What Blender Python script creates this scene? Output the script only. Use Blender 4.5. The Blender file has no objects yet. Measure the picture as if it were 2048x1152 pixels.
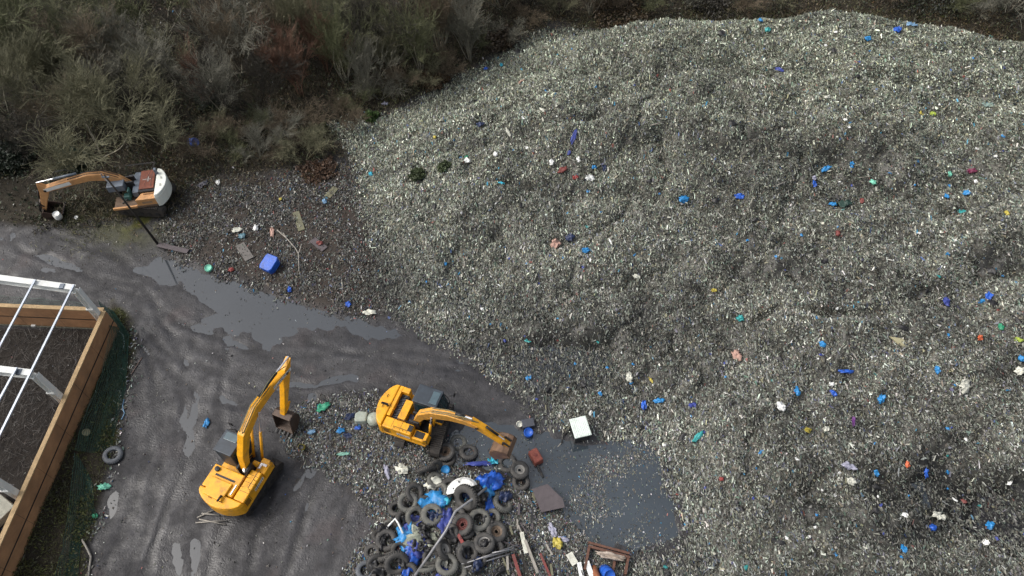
import bpy, math, random
import numpy as np
from mathutils import Vector, Matrix, noise as mnoise
S = bpy.context.scene
COL = S.collection
rng = np.random.default_rng(7)
random.seed(7)
R = math.radians
# ------------------------------------------------------------------ camera
PITCH = R(55); FPX = 1462.0; CAMH = 38.0
cd = bpy.data.cameras.new('camera'); cam = bpy.data.objects.new('camera', cd); COL.objects.link(cam)
cam.location = (0, 0, CAMH); cam.rotation_euler = (math.pi/2 - PITCH, 0, 0)
cd.sensor_fit = 'HORIZONTAL'; cd.angle = 2*math.atan(1024/FPX); cd.clip_end = 3000; cd.clip_start = 0.5
S.camera = cam
# ------------------------------------------------------------------ world, sun, exposure
SUN_EL, SUN_AZ = R(50), R(-88)
w = bpy.data.worlds.new('World'); S.world = w; w.use_nodes = True
nt = w.node_tree; nt.nodes.clear()
sk = nt.nodes.new('ShaderNodeTexSky'); sk.sky_type = 'NISHITA'; sk.sun_disc = False
sk.sun_elevation = SUN_EL; sk.sun_rotation = SUN_AZ; sk.air_density = 1.3; sk.dust_density = 6.0; sk.ozone_density = 1.0
hs = nt.nodes.new('ShaderNodeHueSaturation'); hs.inputs['Saturation'].default_value = 0.42
bg = nt.nodes.new('ShaderNodeBackground'); bg.inputs['Strength'].default_value = 0.118
wo = nt.nodes.new('ShaderNodeOutputWorld')
nt.links.new(sk.outputs[0], hs.inputs['Color']); nt.links.new(hs.outputs[0], bg.inputs[0]); nt.links.new(bg.outputs[0], wo.inputs[0])
sl = bpy.data.lights.new('sun', 'SUN'); sl.energy = 1.1; sl.angle = R(34); sl.color = (1, 0.97, 0.93)
so = bpy.data.objects.new('sun', sl); COL.objects.link(so)
so.rotation_euler = (math.pi/2 - SUN_EL, 0, -SUN_AZ + math.pi)
S.view_settings.view_transform = 'Standard'; S.view_settings.look = 'None'
S.view_settings.exposure = 0.62; S.view_settings.gamma = 1.0

# ------------------------------------------------------------------ maths helpers
cF = np.array([0, math.cos(PITCH), -math.sin(PITCH)]); cU = np.array([0, math.sin(PITCH), math.cos(PITCH)])
def P(px, py, z=0.0):
    d = cF + cU*(576-py)/FPX + np.array([1, 0, 0])*(px-1024)/FPX
    return np.array([0, 0, CAMH]) + d*((z-CAMH)/d[2])
_T = rng.random((256, 256))
def vn(x, y, s, seed=0):
    x = np.asarray(x, float)/s + seed*17.31; y = np.asarray(y, float)/s + seed*31.7
    xi = np.floor(x).astype(int); yi = np.floor(y).astype(int); fx = x-xi; fy = y-yi
    fx = fx*fx*(3-2*fx); fy = fy*fy*(3-2*fy)
    a = _T[xi % 256, yi % 256]; b = _T[(xi+1) % 256, yi % 256]; c = _T[xi % 256, (yi+1) % 256]; d = _T[(xi+1) % 256, (yi+1) % 256]
    return (a*(1-fx)+b*fx)*(1-fy)+(c*(1-fx)+d*fx)*fy
def fbm(x, y, s, seed=0, o=4):
    t = 0; a = 1; n = 0
    for k in range(o):
        t = t + a*(vn(x, y, s/2**k, seed+k)-.5); n += a; a *= .5
    return t/n*2
def sstep(a, b, v):
    t = np.clip((v-a)/(b-a), 0, 1); return t*t*(3-2*t)
def sdf(poly, x, y):
    x = np.asarray(x, float); y = np.asarray(y, float)
    dd = np.full(x.shape, 1e9); ins = np.zeros(x.shape, bool); n = len(poly)
    for i in range(n):
        ax, ay = poly[i][:2]; bx, by = poly[(i+1) % n][:2]
        ex, ey = bx-ax, by-ay; L = ex*ex+ey*ey+1e-9
        t = np.clip(((x-ax)*ex+(y-ay)*ey)/L, 0, 1)
        dd = np.minimum(dd, (x-ax-t*ex)**2+(y-ay-t*ey)**2)
        c = ((ay > y) != (by > y))
        xx = ax+(y-ay)*ex/(ey if abs(ey) > 1e-9 else 1e-9)
        ins ^= c & (x < xx)
    return np.where(ins, 1, -1)*np.sqrt(dd)
def PP(pts): return [tuple(P(a, b)[:2]) for a, b in pts]

# ------------------------------------------------------------------ zones (traced on the ground)
heap_poly = PP([(1110, 50), (1050, 74), (1005, 112), (930, 150), (850, 192), (762, 232), (700, 240), (655, 252), (690, 285), (712, 330), (716, 400), (735, 450),
    (745, 520), (735, 590), (790, 640), (860, 668), (925, 712), (985, 752), (1030, 800), (1075, 838), (1140, 868), (1210, 880), (1288, 884), (1316, 918), (1338, 958), (1357, 1000), (1366, 1038),
    (1360, 1072), (1336, 1100), (1296, 1116), (1250, 1118), (1215, 1112), (1150, 1160), (1130, 1300)]) + [(3, -2), (70, -2), (70, 90), (5.6, 90)]
mix_poly = PP([(330, 430), (420, 360), (560, 350), (700, 330), (760, 450), (760, 620), (690, 625), (560, 590), (430, 545), (345, 505)])
pile_poly = PP([(570, 825), (650, 800), (760, 800), (860, 860), (1000, 930), (1080, 985), (1140, 1010), (1200, 1110), (1170, 1300), (690, 1300), (715, 1120), (760, 1040), (700, 960), (600, 900)])
pond_poly = PP([(860, 862), (930, 845), (1020, 850), (1110, 880), (1190, 878), (1288, 882), (1318, 916), (1340, 956), (1360, 998), (1370, 1038), (1362, 1074), (1336, 1104), (1290, 1114), (1240, 1108), (1180, 1085), (1115, 1020), (1050, 975), (960, 945), (880, 935), (850, 900)])
veg_poly = PP([(-700, 470), (0, 452), (180, 458), (240, 446), (320, 425), (370, 390), (450, 352), (620, 335), (700, 310), (655, 248), (762, 228), (930, 146), (1050, 70), (1110, 46)]) + [(5.6, 53), (12, 51.5), (22, 51.5), (30, 51), (38, 50), (60, 48), (120, 46), (120, 160), (-150, 160)]
verge_poly = PP([(225, 600), (262, 640), (270, 700), (245, 800), (235, 880), (215, 960), (180, 1100), (170, 1300), (-80, 1300), (0, 1110), (200, 700)])
shed_in = PP([(-600, 655), (190, 655), (200, 690), (0, 1100), (-600, 1300)])
puddles = [PP(p) for p in [
    [(78, 507), (112, 500), (152, 520), (155, 548), (68, 548)], [(180, 485), (210, 478), (238, 497), (205, 506)],
    [(135, 488), (165, 505), (195, 535), (165, 545), (130, 520)],
    [(272, 540), (322, 505), (405, 532), (480, 560), (565, 592), (640, 610), (705, 628), (800, 652), (870, 672), (880, 690), (740, 680), (650, 664), (600, 665), (560, 692), (520, 672), (470, 668), (400, 655), (425, 625), (395, 595), (350, 568), (300, 562)],
    [(440, 682), (520, 676), (530, 700), (470, 706), (430, 700)], [(440, 792), (500, 766), (562, 772), (530, 812), (450, 806)],
    [(365, 802), (402, 790), (422, 840), (400, 872), (358, 860)], [(355, 880), (425, 880), (412, 912), (348, 906)],
    [(592, 930), (622, 905), (626, 950), (604, 1005), (575, 1003), (556, 985)], [(345, 1082), (412, 1070), (418, 1200), (325, 1200)],
    [(640, 745), (705, 735), (720, 765), (650, 775)], [(215, 990), (250, 980), (245, 1040), (205, 1050)], [(0, 462), (60, 466), (40, 480), (-40, 478)],
    [(590, 770), (620, 765), (640, 800), (600, 815)], [(860, 715), (930, 722), (960, 745), (900, 742)],
    [(1835, 965), (1875, 965), (1885, 1000), (1840, 1005)]]]
WATER = -0.035
def ground_h(x, y):
    x = np.asarray(x, float); y = np.asarray(y, float)
    h = 0.026 + fbm(x, y, 5.0, 3, 5)*0.034 + fbm(x*1.6+y*.4, y*.6, .7, 9, 4)*0.014
    h = np.maximum(h, -0.012+fbm(x, y, .7, 5, 2)*.012)
    wob = fbm(x+y*.35, y*.8, 1.5, 21, 5)*1.15+fbm(x, y, .4, 23, 3)*.28
    near = (y < 48) & (x < 20)
    for ip, p in enumerate(puddles[:-1]):
        h = np.where(near, h - sstep(-.7, .7, sdf(p, x, y)+wob*(.45 if ip == 3 else .8))*(.085 if ip == 3 else .06)*(1+.3*fbm(x*2+y, y*.5, 1.0, 29, 4)), h)
    # wheel ruts
    h = h - 0.0*sstep(.8, .95, np.sin((x*.45+y*.9)*1.9+fbm(x, y, 4, 2)*3)*.5+.5)*((x < 0) & (y < 30))
    h = h - sstep(-.5, 1.2, sdf(pond_poly, x, y)-.15+wob*.9)*0.45
    v = sstep(0, 4, sdf(veg_poly, x, y)); h = h + v*(.15+.5*(fbm(x, y, 6, 40)*.5+.5))
    m = sstep(-.3, 1.5, sdf(mix_poly, x, y)+wob*.4); h = h + m*(.18+.12*fbm(x, y, 1.4, 60, 4))
    q = sstep(-.2, 1.6, sdf(pile_poly, x, y)+wob*.4)*(1-sstep(-.6, .3, sdf(pond_poly, x, y)))
    h = h + q*(.16+.16*fbm(x, y, 1.2, 70, 4)+.45*np.exp(-(((x+7.4)/3.2)**2+((y-15.6-(x+7.4)*-.35)/1.5)**2)))
    q2 = np.exp(-(((x+2.4)/2.6)**2+((y-11.6)/2.8)**2)); h = h+.55*q2*q
    g = sstep(-.1, .8, sdf(verge_poly, x, y)); h = h + g*(.12+.08*fbm(x, y, 1.5, 80))
    s = sstep(0, .5, sdf(shed_in, x, y)); h = h + s*.08
    return h
RUTS = [[(-40, 500), (120, 560), (260, 600), (330, 700), (360, 820), (300, 1000), (250, 1160)], [(60, 470), (200, 530), (330, 590), (480, 660), (640, 720), (820, 760), (960, 790), (1030, 830)],
        [(280, 620), (400, 700), (560, 740), (760, 730), (900, 750), (1000, 800)], [(430, 1180), (480, 1060), (560, 960), (640, 860), (660, 800)], [(620, 1180), (640, 1060), (680, 960), (700, 900)],
        [(330, 1160), (360, 1060), (400, 960), (420, 900), (400, 760), (430, 660)], [(520, 1180), (560, 1080), (590, 960)], [(250, 700), (300, 820), (270, 960), (230, 1150)], [(300, 660), (430, 760), (620, 800), (760, 780)]]
RUTS = [PP(r_) for r_ in RUTS]
def ruts(x, y):
    out = np.zeros(np.shape(x)); tone_ = np.zeros(np.shape(x)); wx = fbm(x, y, 3, 150, 3)*.5; wy = fbm(x, y, 3, 155, 3)*.5
    for ri, r_ in enumerate(RUTS):
        d = np.full(np.shape(x), 1e9); sg = np.zeros(np.shape(x)); al = np.zeros(np.shape(x)); acc = 0
        for (ax, ay), (bx, by) in zip(r_[:-1], r_[1:]):
            ex, ey = bx-ax, by-ay; L = math.hypot(ex, ey); px_, py_ = x+wx-ax, y+wy-ay
            t = np.clip((px_*ex+py_*ey)/L/L, 0, 1); dd = np.hypot(px_-t*ex, py_-t*ey); m = dd < d
            d = np.where(m, dd, d); sg = np.where(m, np.sign(px_*ey-py_*ex)*dd, sg); al = np.where(m, acc+t*L, al); acc += L
        for off in (-1.0, 1.0):
            q = np.abs(sg-off); lug = .5
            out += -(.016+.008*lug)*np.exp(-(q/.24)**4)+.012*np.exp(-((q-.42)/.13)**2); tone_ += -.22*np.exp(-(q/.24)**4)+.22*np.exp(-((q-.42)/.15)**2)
    k = sstep(.1, -.3, sdf(verge_poly, x, y)); return out*k, tone_*k
def heap_h(x, y):
    x = np.asarray(x, float); y = np.asarray(y, float)
    d = sdf(heap_poly, x, y) + fbm(x, y, 2.0, 11, 3)*.45
    yb = np.interp(x, [0, 5.5, 12, 22, 30, 38, 60], [53.5, 53, 51.5, 51.5, 51, 50, 48]) + fbm(x, 0*y, 4, 17, 3)*.7
    crest = np.interp(x, [0, 6, 12, 19, 21.5, 23.5, 26.5, 28.5, 33, 38, 50], [3.4, 4.0, 4.9, 4.9, 5.3, 5.9, 5.3, 4.8, 4.6, 3.6, 2.6])
    t = sstep(15, 47.5, y); top = (1.1+.5*sstep(5, 30, x))*(1-t) + crest*t
    h = top*sstep(0, 9.5, d)**.85
    h = h + sstep(.3, 4, d)*(1-.6*sstep(38, 47, y))*(fbm(x, y*1.6, 9, 90, 4)*1.5 + fbm(x, y, 2.2, 95, 4)*.6 - .6*np.exp(-(fbm(x*.7+y*.45, y*1.3-x*.2, 11, 120, 4)/.09)**2) - .35*np.exp(-(fbm(x*1.2-y*.4, y*1.1, 5, 125, 4)/.08)**2)) + sstep(.3, 3, d)*fbm(x, y, .6, 99, 2)*.14
    h = h - .9*np.exp(-(((x-24)/9)**2+((y-13)/3.5)**2))
    h = h*sstep(0, 4.2, yb-y)**.8; d = np.minimum(d, yb-y)
    return h - .12 + 0*d, d
def surf(x, y):
    g = ground_h(x, y); h, d = heap_h(x, y)
    return np.where(d > 0, np.maximum(h, g), g)
_gx0, _gy0, _gs = -56.0, -6.0, .2
_X, _Y = np.meshgrid(np.arange(_gx0, 62, _gs), np.arange(_gy0, 92, _gs), indexing='ij')
_G = ground_h(_X.ravel(), _Y.ravel()).reshape(_X.shape); _Hh, _Hd = [a.reshape(_X.shape) for a in heap_h(_X.ravel(), _Y.ravel())]
ground_exact, heap_exact = ground_h, heap_h
def _bil(A, x, y):
    u = np.clip((np.asarray(x, float)-_gx0)/_gs, 0, A.shape[0]-1.001); v = np.clip((np.asarray(y, float)-_gy0)/_gs, 0, A.shape[1]-1.001)
    i = u.astype(int); j = v.astype(int); a = u-i; b = v-j
    return (A[i, j]*(1-b)+A[i, j+1]*b)*(1-a)+(A[i+1, j]*(1-b)+A[i+1, j+1]*b)*a
def ground_h(x, y): return _bil(_G, x, y)
def heap_h(x, y): return _bil(_Hh, x, y), _bil(_Hd, x, y)
def PH(px, py, add=0.0):
    zs = np.arange(9, -1, -.03); q = np.array([0, 0, CAMH])[None, :] + (cF + cU*(576-py)/FPX + np.array([1, 0, 0])*(px-1024)/FPX)[None, :]*((zs-CAMH)/(cF + cU*(576-py)/FPX)[2])[:, None]
    hit = np.nonzero(surf(q[:, 0], q[:, 1]) >= zs)[0]; z = zs[hit[0]] if len(hit) else 0.0
    p = P(px, py, z); return Vector((p[0], p[1], float(surf(p[0], p[1]))+add))

# ------------------------------------------------------------------ materials
MATS = {}
def mat(name, col, rough=.6, metal=0.0, var=.25, scale=4.0, bump=.15, dirt=None, dirt_amt=.5, spec=.5, attr=None, coords='Object', bscale=None):
    if name in MATS: return MATS[name]
    m = bpy.data.materials.new(name); m.use_nodes = True; n = m.node_tree; L = n.links
    b = n.nodes['Principled BSDF']; b.inputs['Roughness'].default_value = rough; b.inputs['Metallic'].default_value = metal
    b.inputs['Specular IOR Level'].default_value = spec
    tc = n.nodes.new('ShaderNodeTexCoord'); nz = n.nodes.new('ShaderNodeTexNoise')
    nz.inputs['Scale'].default_value = scale; nz.inputs['Detail'].default_value = 8; nz.inputs['Roughness'].default_value = .65
    L.new(tc.outputs[coords], nz.inputs['Vector'])
    hv = n.nodes.new('ShaderNodeMapRange'); hv.inputs[1].default_value = .3; hv.inputs[2].default_value = .7
    hv.inputs[3].default_value = 1-var; hv.inputs[4].default_value = 1+var*.6; L.new(nz.outputs['Fac'], hv.inputs[0])
    mx = n.nodes.new('ShaderNodeMix'); mx.data_type = 'RGBA'; mx.blend_type = 'MULTIPLY'; mx.inputs[0].default_value = 1
    if attr:
        at = n.nodes.new('ShaderNodeAttribute'); at.attribute_name = attr; L.new(at.outputs['Color'], mx.inputs[6])
    else: mx.inputs[6].default_value = (*col, 1)
    L.new(hv.outputs[0], mx.inputs[7]); out = mx.outputs[2]
    if dirt:
        nz2 = n.nodes.new('ShaderNodeTexNoise'); nz2.inputs['Scale'].default_value = scale*.55; nz2.inputs['Detail'].default_value = 10; nz2.inputs['Roughness'].default_value = .75
        L.new(tc.outputs[coords], nz2.inputs['Vector'])
        r2 = n.nodes.new('ShaderNodeMapRange'); r2.inputs[1].default_value = .5; r2.inputs[2].default_value = .68; r2.inputs[4].default_value = dirt_amt
        L.new(nz2.outputs['Fac'], r2.inputs[0])
        m2 = n.nodes.new('ShaderNodeMix'); m2.data_type = 'RGBA'; L.new(r2.outputs[0], m2.inputs[0]); L.new(out, m2.inputs[6]); m2.inputs[7].default_value = (*dirt, 1)
        out = m2.outputs[2]
    L.new(out, b.inputs['Base Color'])
    if bump:
        bp = n.nodes.new('ShaderNodeBump'); bp.inputs['Strength'].default_value = bump; bp.inputs['Distance'].default_value = .05
        if bscale:
            nb = n.nodes.new('ShaderNodeTexNoise'); nb.inputs['Scale'].default_value = bscale; nb.inputs['Detail'].default_value = 6; L.new(tc.outputs[coords], nb.inputs['Vector']); L.new(nb.outputs['Fac'], bp.inputs['Height'])
        else: L.new(nz.outputs['Fac'], bp.inputs['Height'])
        L.new(bp.outputs[0], b.inputs['Normal'])
    MATS[name] = m; return m
def plastic(name, c, rough=.5): return mat('plastic_'+name, c, rough, 0, .25, 5, .3, dirt=(.06, .055, .045), dirt_amt=.68)
YEL = mat('amber_paint', (.80, .37, .010), .42, 0, .18, 3.5, .08, dirt=(.16, .10, .045), dirt_amt=.62)
YE2 = mat('dusty_amber_paint', (.62, .30, .045), .5, 0, .25, 3.5, .08, dirt=(.17, .11, .06), dirt_amt=.65)
ORG = mat('faded_orange_paint', (.55, .285, .115), .6, 0, .2, 2.5, .05, dirt=(.14, .085, .05), dirt_amt=.4)
BLK = mat('black_steel', (.018, .018, .02), .55, .2, .4, 4, .1, dirt=(.05, .042, .035), dirt_amt=.5)
TRK = mat('track_steel', (.035, .031, .028), .75, .2, .5, 5, .4, dirt=(.065, .052, .042), dirt_amt=.7)
BKT = mat('bucket_steel', (.075, .05, .037), .6, .2, .4, 3, .2, dirt=(.03, .022, .02), dirt_amt=.7)
BK2 = mat('tan_bucket_steel', (.17, .10, .06), .6, .1, .35, 3, .2, dirt=(.06, .035, .025), dirt_amt=.7)
RSTB = mat('rusty_bucket_steel', (.04, .022, .016), .8, .1, .5, 4, .3)
CHR = mat('chrome_rod', (.75, .74, .76), .25, .7, .1)
WHT = mat('white_paint', (.74, .75, .72), .5, 0, .1, 3, .05, dirt=(.3, .28, .22), dirt_amt=.3)
IVO = mat('cream_white_paint', (.72, .74, .68), .5, 0, .08, 2, .05, dirt=(.36, .3, .2), dirt_amt=.35)
GRYM = mat('grey_painted_steel', (.14, .165, .20), .5, .2, .3, 3, .1, dirt=(.05, .05, .05), dirt_amt=.5)
RED = mat('rust_red_panel', (.20, .062, .035), .75, 0, .3, 3, .1, dirt=(.1, .05, .04), dirt_amt=.6)
CABM = mat('cab_dark_paint', (.035, .048, .062), .45, .1, .3, 3, .05)
GLS = mat('cab_glass', (.02, .045, .05), .12, 0, .3, 2, .0, spec=.9)
GL2 = mat('cab_roof_window', (.06, .10, .12), .15, 0, .3, 2, 0, spec=.9)
TEAL = mat('teal_vinyl', (.03, .10, .09), .6, 0, .4, 4, .2)
STEEL = mat('galvanised_steel', (.42, .46, .52), .45, .5, .2, 6, .05)
RUB = mat('tyre_rubber', (.052, .05, .048), .75, 0, .35, 5, .3, dirt=(.105, .095, .08), dirt_amt=.55)
RUBL = mat('dusty_tyre_rubber', (.11, .11, .10), .8, 0, .35, 5, .3, dirt=(.17, .16, .13), dirt_amt=.6)
RUBG = mat('grey_tyre_rubber', (.10, .108, .12), .7, 0, .25, 5, .2)
WOODB = mat('brown_plank_wall', (.37, .20, .10), .7, 0, .3, 1.2, .15, dirt=(.22, .13, .075), dirt_amt=.6)
WOODT = mat('tan_timber', (.42, .29, .15), .75, 0, .3, 3, .2)
PALE = mat('weathered_grey_wood', (.27, .25, .22), .8, 0, .3, 5, .3)
BROWNB = mat('purple_brown_board', (.085, .07, .075), .7, 0, .3, 3, .2, dirt=(.05, .045, .045), dirt_amt=.5)
POLE = mat('tarred_pole', (.02, .017, .014), .8, 0, .3, 5, .2)
CONC = mat('mossy_concrete', (.11, .11, .085), .85, 0, .3, 4, .4, dirt=(.06, .055, .04), dirt_amt=.6)

# ------------------------------------------------------------------ objects
def link(name, me, m=None, parent=None):
    o = bpy.data.objects.new(name, me); COL.objects.link(o)
    if m is not None:
        for mm in (m if isinstance(m, (list, tuple)) else [m]): me.materials.append(mm)
    if parent: o.parent = parent
    return o
def tag(o, label=None, cat=None, group=None, kind=None):
    if label: o['label'] = label
    if cat: o['category'] = cat
    if group: o['group'] = group
    if kind: o['kind'] = kind
    return o
def thing(name, label, cat, loc=(0, 0, 0), rz=0.0, group=None):
    o = bpy.data.objects.new(name, None); COL.objects.link(o); o.location = loc; o.rotation_euler = (0, 0, rz)
    o.empty_display_size = .3
    return tag(o, label, cat, group)
def npmesh(name, V, F, k, cols=None, smooth=False):
    """V (n,3), F (m,k) arrays"""
    me = bpy.data.meshes.new(name); n = len(V); m = len(F)
    me.vertices.add(n); me.vertices.foreach_set('co', np.asarray(V, np.float32).ravel())
    me.loops.add(m*k); me.loops.foreach_set('vertex_index', np.asarray(F, np.int32).ravel())
    me.polygons.add(m); me.polygons.foreach_set('loop_start', np.arange(0, m*k, k, dtype=np.int32))
    if smooth: me.polygons.foreach_set('use_smooth', np.ones(m, bool))
    if cols is not None:
        a = me.color_attributes.new('tint', 'FLOAT_COLOR', 'POINT')
        c = np.ones((n, 4), np.float32); c[:, :cols.shape[1]] = cols; a.data.foreach_set('color', c.ravel())
    me.update(calc_edges=True); return me
class MB:
    def __init__(s): s.v = []; s.f = []
    def add(s, vs, fs, M=None):
        b = len(s.v)
        for v in vs: s.v.append(tuple(M @ Vector(v)) if M is not None else tuple(v))
        for f in fs: s.f.append(tuple(b+i for i in f))
    def box(s, x0, x1, y0, y1, z0, z1, M=None):
        s.add([(x0, y0, z0), (x1, y0, z0), (x1, y1, z0), (x0, y1, z0), (x0, y0, z1), (x1, y0, z1), (x1, y1, z1), (x0, y1, z1)],
              [(0, 3, 2, 1), (4, 5, 6, 7), (0, 1, 5, 4), (1, 2, 6, 5), (2, 3, 7, 6), (3, 0, 4, 7)], M)
    def prism(s, pts, y0, y1, M=None):            # outline in x,z pushed along y
        n = len(pts)
        s.add([(a, y0, b) for a, b in pts]+[(a, y1, b) for a, b in pts],
              [tuple(range(n)), tuple(range(2*n-1, n-1, -1))]+[(i, i+n, (i+1) % n+n, (i+1) % n) for i in range(n)], M)
    def slab(s, pts, z0, z1, M=None, inset=0.0):              # outline in x,y pushed up z
        n = len(pts); cx = sum(p[0] for p in pts)/n; cy = sum(p[1] for p in pts)/n
        top = [(cx+(a-cx)*(1-inset), cy+(b-cy)*(1-inset)) for a, b in pts]
        s.add([(a, b, z0) for a, b in pts]+[(a, b, z1) for a, b in top],
              [tuple(range(n-1, -1, -1)), tuple(range(n, 2*n))]+[(i, (i+1) % n, (i+1) % n+n, i+n) for i in range(n)], M)
    def tube(s, pts, r, n=8, M=None):
        pts = [Vector(p) for p in pts]; rr = r if isinstance(r, (list, tuple)) else [r]*len(pts)
        vs = []; fs = []
        for i, p in enumerate(pts):
            d = (pts[min(i+1, len(pts)-1)]-pts[max(i-1, 0)]).normalized()
            a = d.orthogonal().normalized() if i == 0 else (a - d*a.dot(d)).normalized()
            b = d.cross(a)
            for k in range(n):
                t = 2*math.pi*k/n; vs.append(p+(a*math.cos(t)+b*math.sin(t))*rr[i])
        for i in range(len(pts)-1):
            for k in range(n): fs.append((i*n+k, i*n+(k+1) % n, (i+1)*n+(k+1) % n, (i+1)*n+k))
        fs.append(tuple(range(n-1, -1, -1))); fs.append(tuple((len(pts)-1)*n+k for k in range(n)))
        s.add(vs, fs, M)
    def lathe(s, prof, n=28, M=None, closed=False):     # prof list (r,z)
        m = len(prof); vs = [(r*math.cos(2*math.pi*k/n), r*math.sin(2*math.pi*k/n), z) for k in range(n) for r, z in prof]
        e = m if closed else m-1
        fs = [(k*m+i, ((k+1) % n)*m+i, ((k+1) % n)*m+(i+1) % m, k*m+(i+1) % m) for k in range(n) for i in range(e)]
        s.add(vs, fs, M)
    def build(s, name, m, parent=None, bevel=0, smooth=False, loc=None, rz=None):
        me = bpy.data.meshes.new(name); me.from_pydata(s.v, [], s.f); me.validate(); me.update()
        import bmesh
        b = bmesh.new(); b.from_mesh(me); bmesh.ops.recalc_face_normals(b, faces=b.faces); b.to_mesh(me); b.free()
        if smooth: me.polygons.foreach_set('use_smooth', [True]*len(me.polygons))
        o = link(name, me, m, parent)
        if bevel:
            md = o.modifiers.new('bevel', 'BEVEL'); md.width = bevel; md.segments = 2; md.limit_method = 'ANGLE'; md.angle_limit = R(30)
        if loc is not None: o.location = loc
        if rz is not None: o.rotation_euler = (0, 0, rz)
        return o

# ------------------------------------------------------------------ ground sheet
def axis(parts):
    a = []
    for lo, hi, st in parts: a += list(np.arange(lo, hi, st))
    return np.array(a)
gx = np.concatenate([-np.geomspace(900, 40, 26), axis([(-38, 14, .16), (14, 50, .6)]), np.geomspace(50, 900, 26)])
gy = np.concatenate([-np.geomspace(900, 6, 22), axis([(-4, 6, .8), (6, 36, .16), (36, 80, .5)]), np.geomspace(80, 1500, 30)])
X, Y = np.meshgrid(gx, gy, indexing='ij'); Xr, Yr = X.ravel(), Y.ravel(); Z = ground_exact(Xr, Yr)
near_ = (Xr > -38) & (Xr < 6) & (Yr > 4) & (Yr < 36) & (sdf(pile_poly, Xr, Yr) < .2); rt_ = np.zeros(len(Xr)); rz_ = np.zeros(len(Xr)); rz_[near_], rt_[near_] = ruts(Xr[near_], Yr[near_]); Z = (Z+rz_).reshape(X.shape)
hh, hd_ = heap_exact(Xr, Yr); Zf = Z.ravel() - np.where(hd_ > 1.2, .35, 0)
V = np.stack([Xr, Yr, Zf], 1)
nx, ny = len(gx), len(gy); ii = (np.arange(nx-1)[:, None]*ny+np.arange(ny-1)[None, :]).ravel()
F = np.stack([ii, ii+ny, ii+ny+1, ii+1], 1)
mud = np.array([.028, .027, .030]); mudb = np.array([.044, .043, .046]); soil = np.array([.036, .028, .022]); vegc = np.array([.026, .021, .013]); moss = np.array([.06, .062, .014])  # mud tones carry a bluish tint painted in for sky reflection
_r = np.hypot(Xr+26, Yr-24); _t = np.arctan2(Yr-24, Xr+26)*14
st_ = fbm(_r*2.2, _t*.35, 1.5, 131, 4)*.3*(Yr > 18)+fbm(Xr*2.2+Yr*.5, Yr*.4, 1.5, 133, 4)*.35*(Yr <= 18)+fbm(Xr, Yr, 4, 31, 5)*.8
t = sstep(-.45, .8, st_+fbm(Xr*1.3, Yr, .5, 141, 2)*.35)[:, None]; C = mud*.8*(1-t)+mudb*t
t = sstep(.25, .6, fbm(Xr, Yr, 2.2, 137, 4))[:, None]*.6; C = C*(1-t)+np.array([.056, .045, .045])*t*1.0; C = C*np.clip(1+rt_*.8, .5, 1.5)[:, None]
k = sstep(-.6, .8, sdf(mix_poly, Xr, Yr)+fbm(Xr, Yr, 1.5, 33)*.8)[:, None]; C = C*(1-k)+soil*k
k = sstep(-.6, .8, sdf(pile_poly, Xr, Yr)+fbm(Xr, Yr, 1.5, 34)*.8)[:, None]; C = C*(1-k)+soil*1.0*k
k = sstep(-.4, .8, sdf(veg_poly, Xr, Yr)+fbm(Xr, Yr, 1.5, 35)*.9)[:, None]; C = C*(1-k)+vegc*k
k = sstep(-.3, .5, sdf(verge_poly, Xr, Yr)+fbm(Xr, Yr, 1., 36)*.5)[:, None]; C = C*(1-k)+(vegc*.9)*k
mp = P(268, 452); k = (np.exp(-(((Xr-mp[0])/2.6)**2+((Yr-mp[1])/1.6)**2))*sstep(-.5, .3, fbm(Xr, Yr, .8, 37)))[:, None]; C = C*(1-k)+moss*k
vd = sdf(verge_poly, Xr, Yr); k = (sstep(-.2, .1, vd)*(1-sstep(.5, 1.3, vd))*sstep(-.4, .2, fbm(Xr, Yr, .7, 38))*(Yr > 16))[:, None]; C = C*(1-k)+moss*.9*k
k = sstep(0, .3, sdf(shed_in, Xr, Yr))[:, None]; C = C*(1-k)+np.array([.017, .013, .010])*k
wet = 1-np.maximum.reduce([sstep(-.4, .4, sdf(veg_poly, Xr, Yr)), sstep(-.3, .3, sdf(verge_poly, Xr, Yr)), sstep(0, .3, sdf(shed_in, Xr, Yr)), .8*sstep(-.4, .4, sdf(mix_poly, Xr, Yr))])
me = npmesh('ground', V, F, 4, np.concatenate([C, wet[:, None]], 1), True)
gm = mat('wet_mud', (0, 0, 0), .42, 0, .42, 3.5, .5, attr='tint', coords='Object', bscale=11.0, spec=.55)
n_ = gm.node_tree; b_ = n_.nodes['Principled BSDF']
nz_ = n_.nodes.new('ShaderNodeTexNoise'); nz_.inputs['Scale'].default_value = .7; nz_.inputs['Detail'].default_value = 7; nz_.inputs['Roughness'].default_value = .6
tc_ = n_.nodes.new('ShaderNodeTexCoord'); n_.links.new(tc_.outputs['Object'], nz_.inputs['Vector'])
rr_ = n_.nodes.new('ShaderNodeMapRange'); rr_.inputs[1].default_value = .4; rr_.inputs[2].default_value = .6; rr_.inputs[3].default_value = .30; rr_.inputs[4].default_value = .72
n_.links.new(nz_.outputs['Fac'], rr_.inputs[0])
at_ = n_.nodes.new('ShaderNodeAttribute'); at_.attribute_name = 'tint'; mr_ = n_.nodes.new('ShaderNodeMix'); mr_.inputs[2].default_value = .92
n_.links.new(at_.outputs['Alpha'], mr_.inputs[0]); n_.links.new(rr_.outputs[0], mr_.inputs[3]); n_.links.new(mr_.outputs[0], b_.inputs['Roughness'])
b_.inputs['Specular IOR Level'].default_value = .4
tag(link('ground', me, gm), kind='structure')
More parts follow.
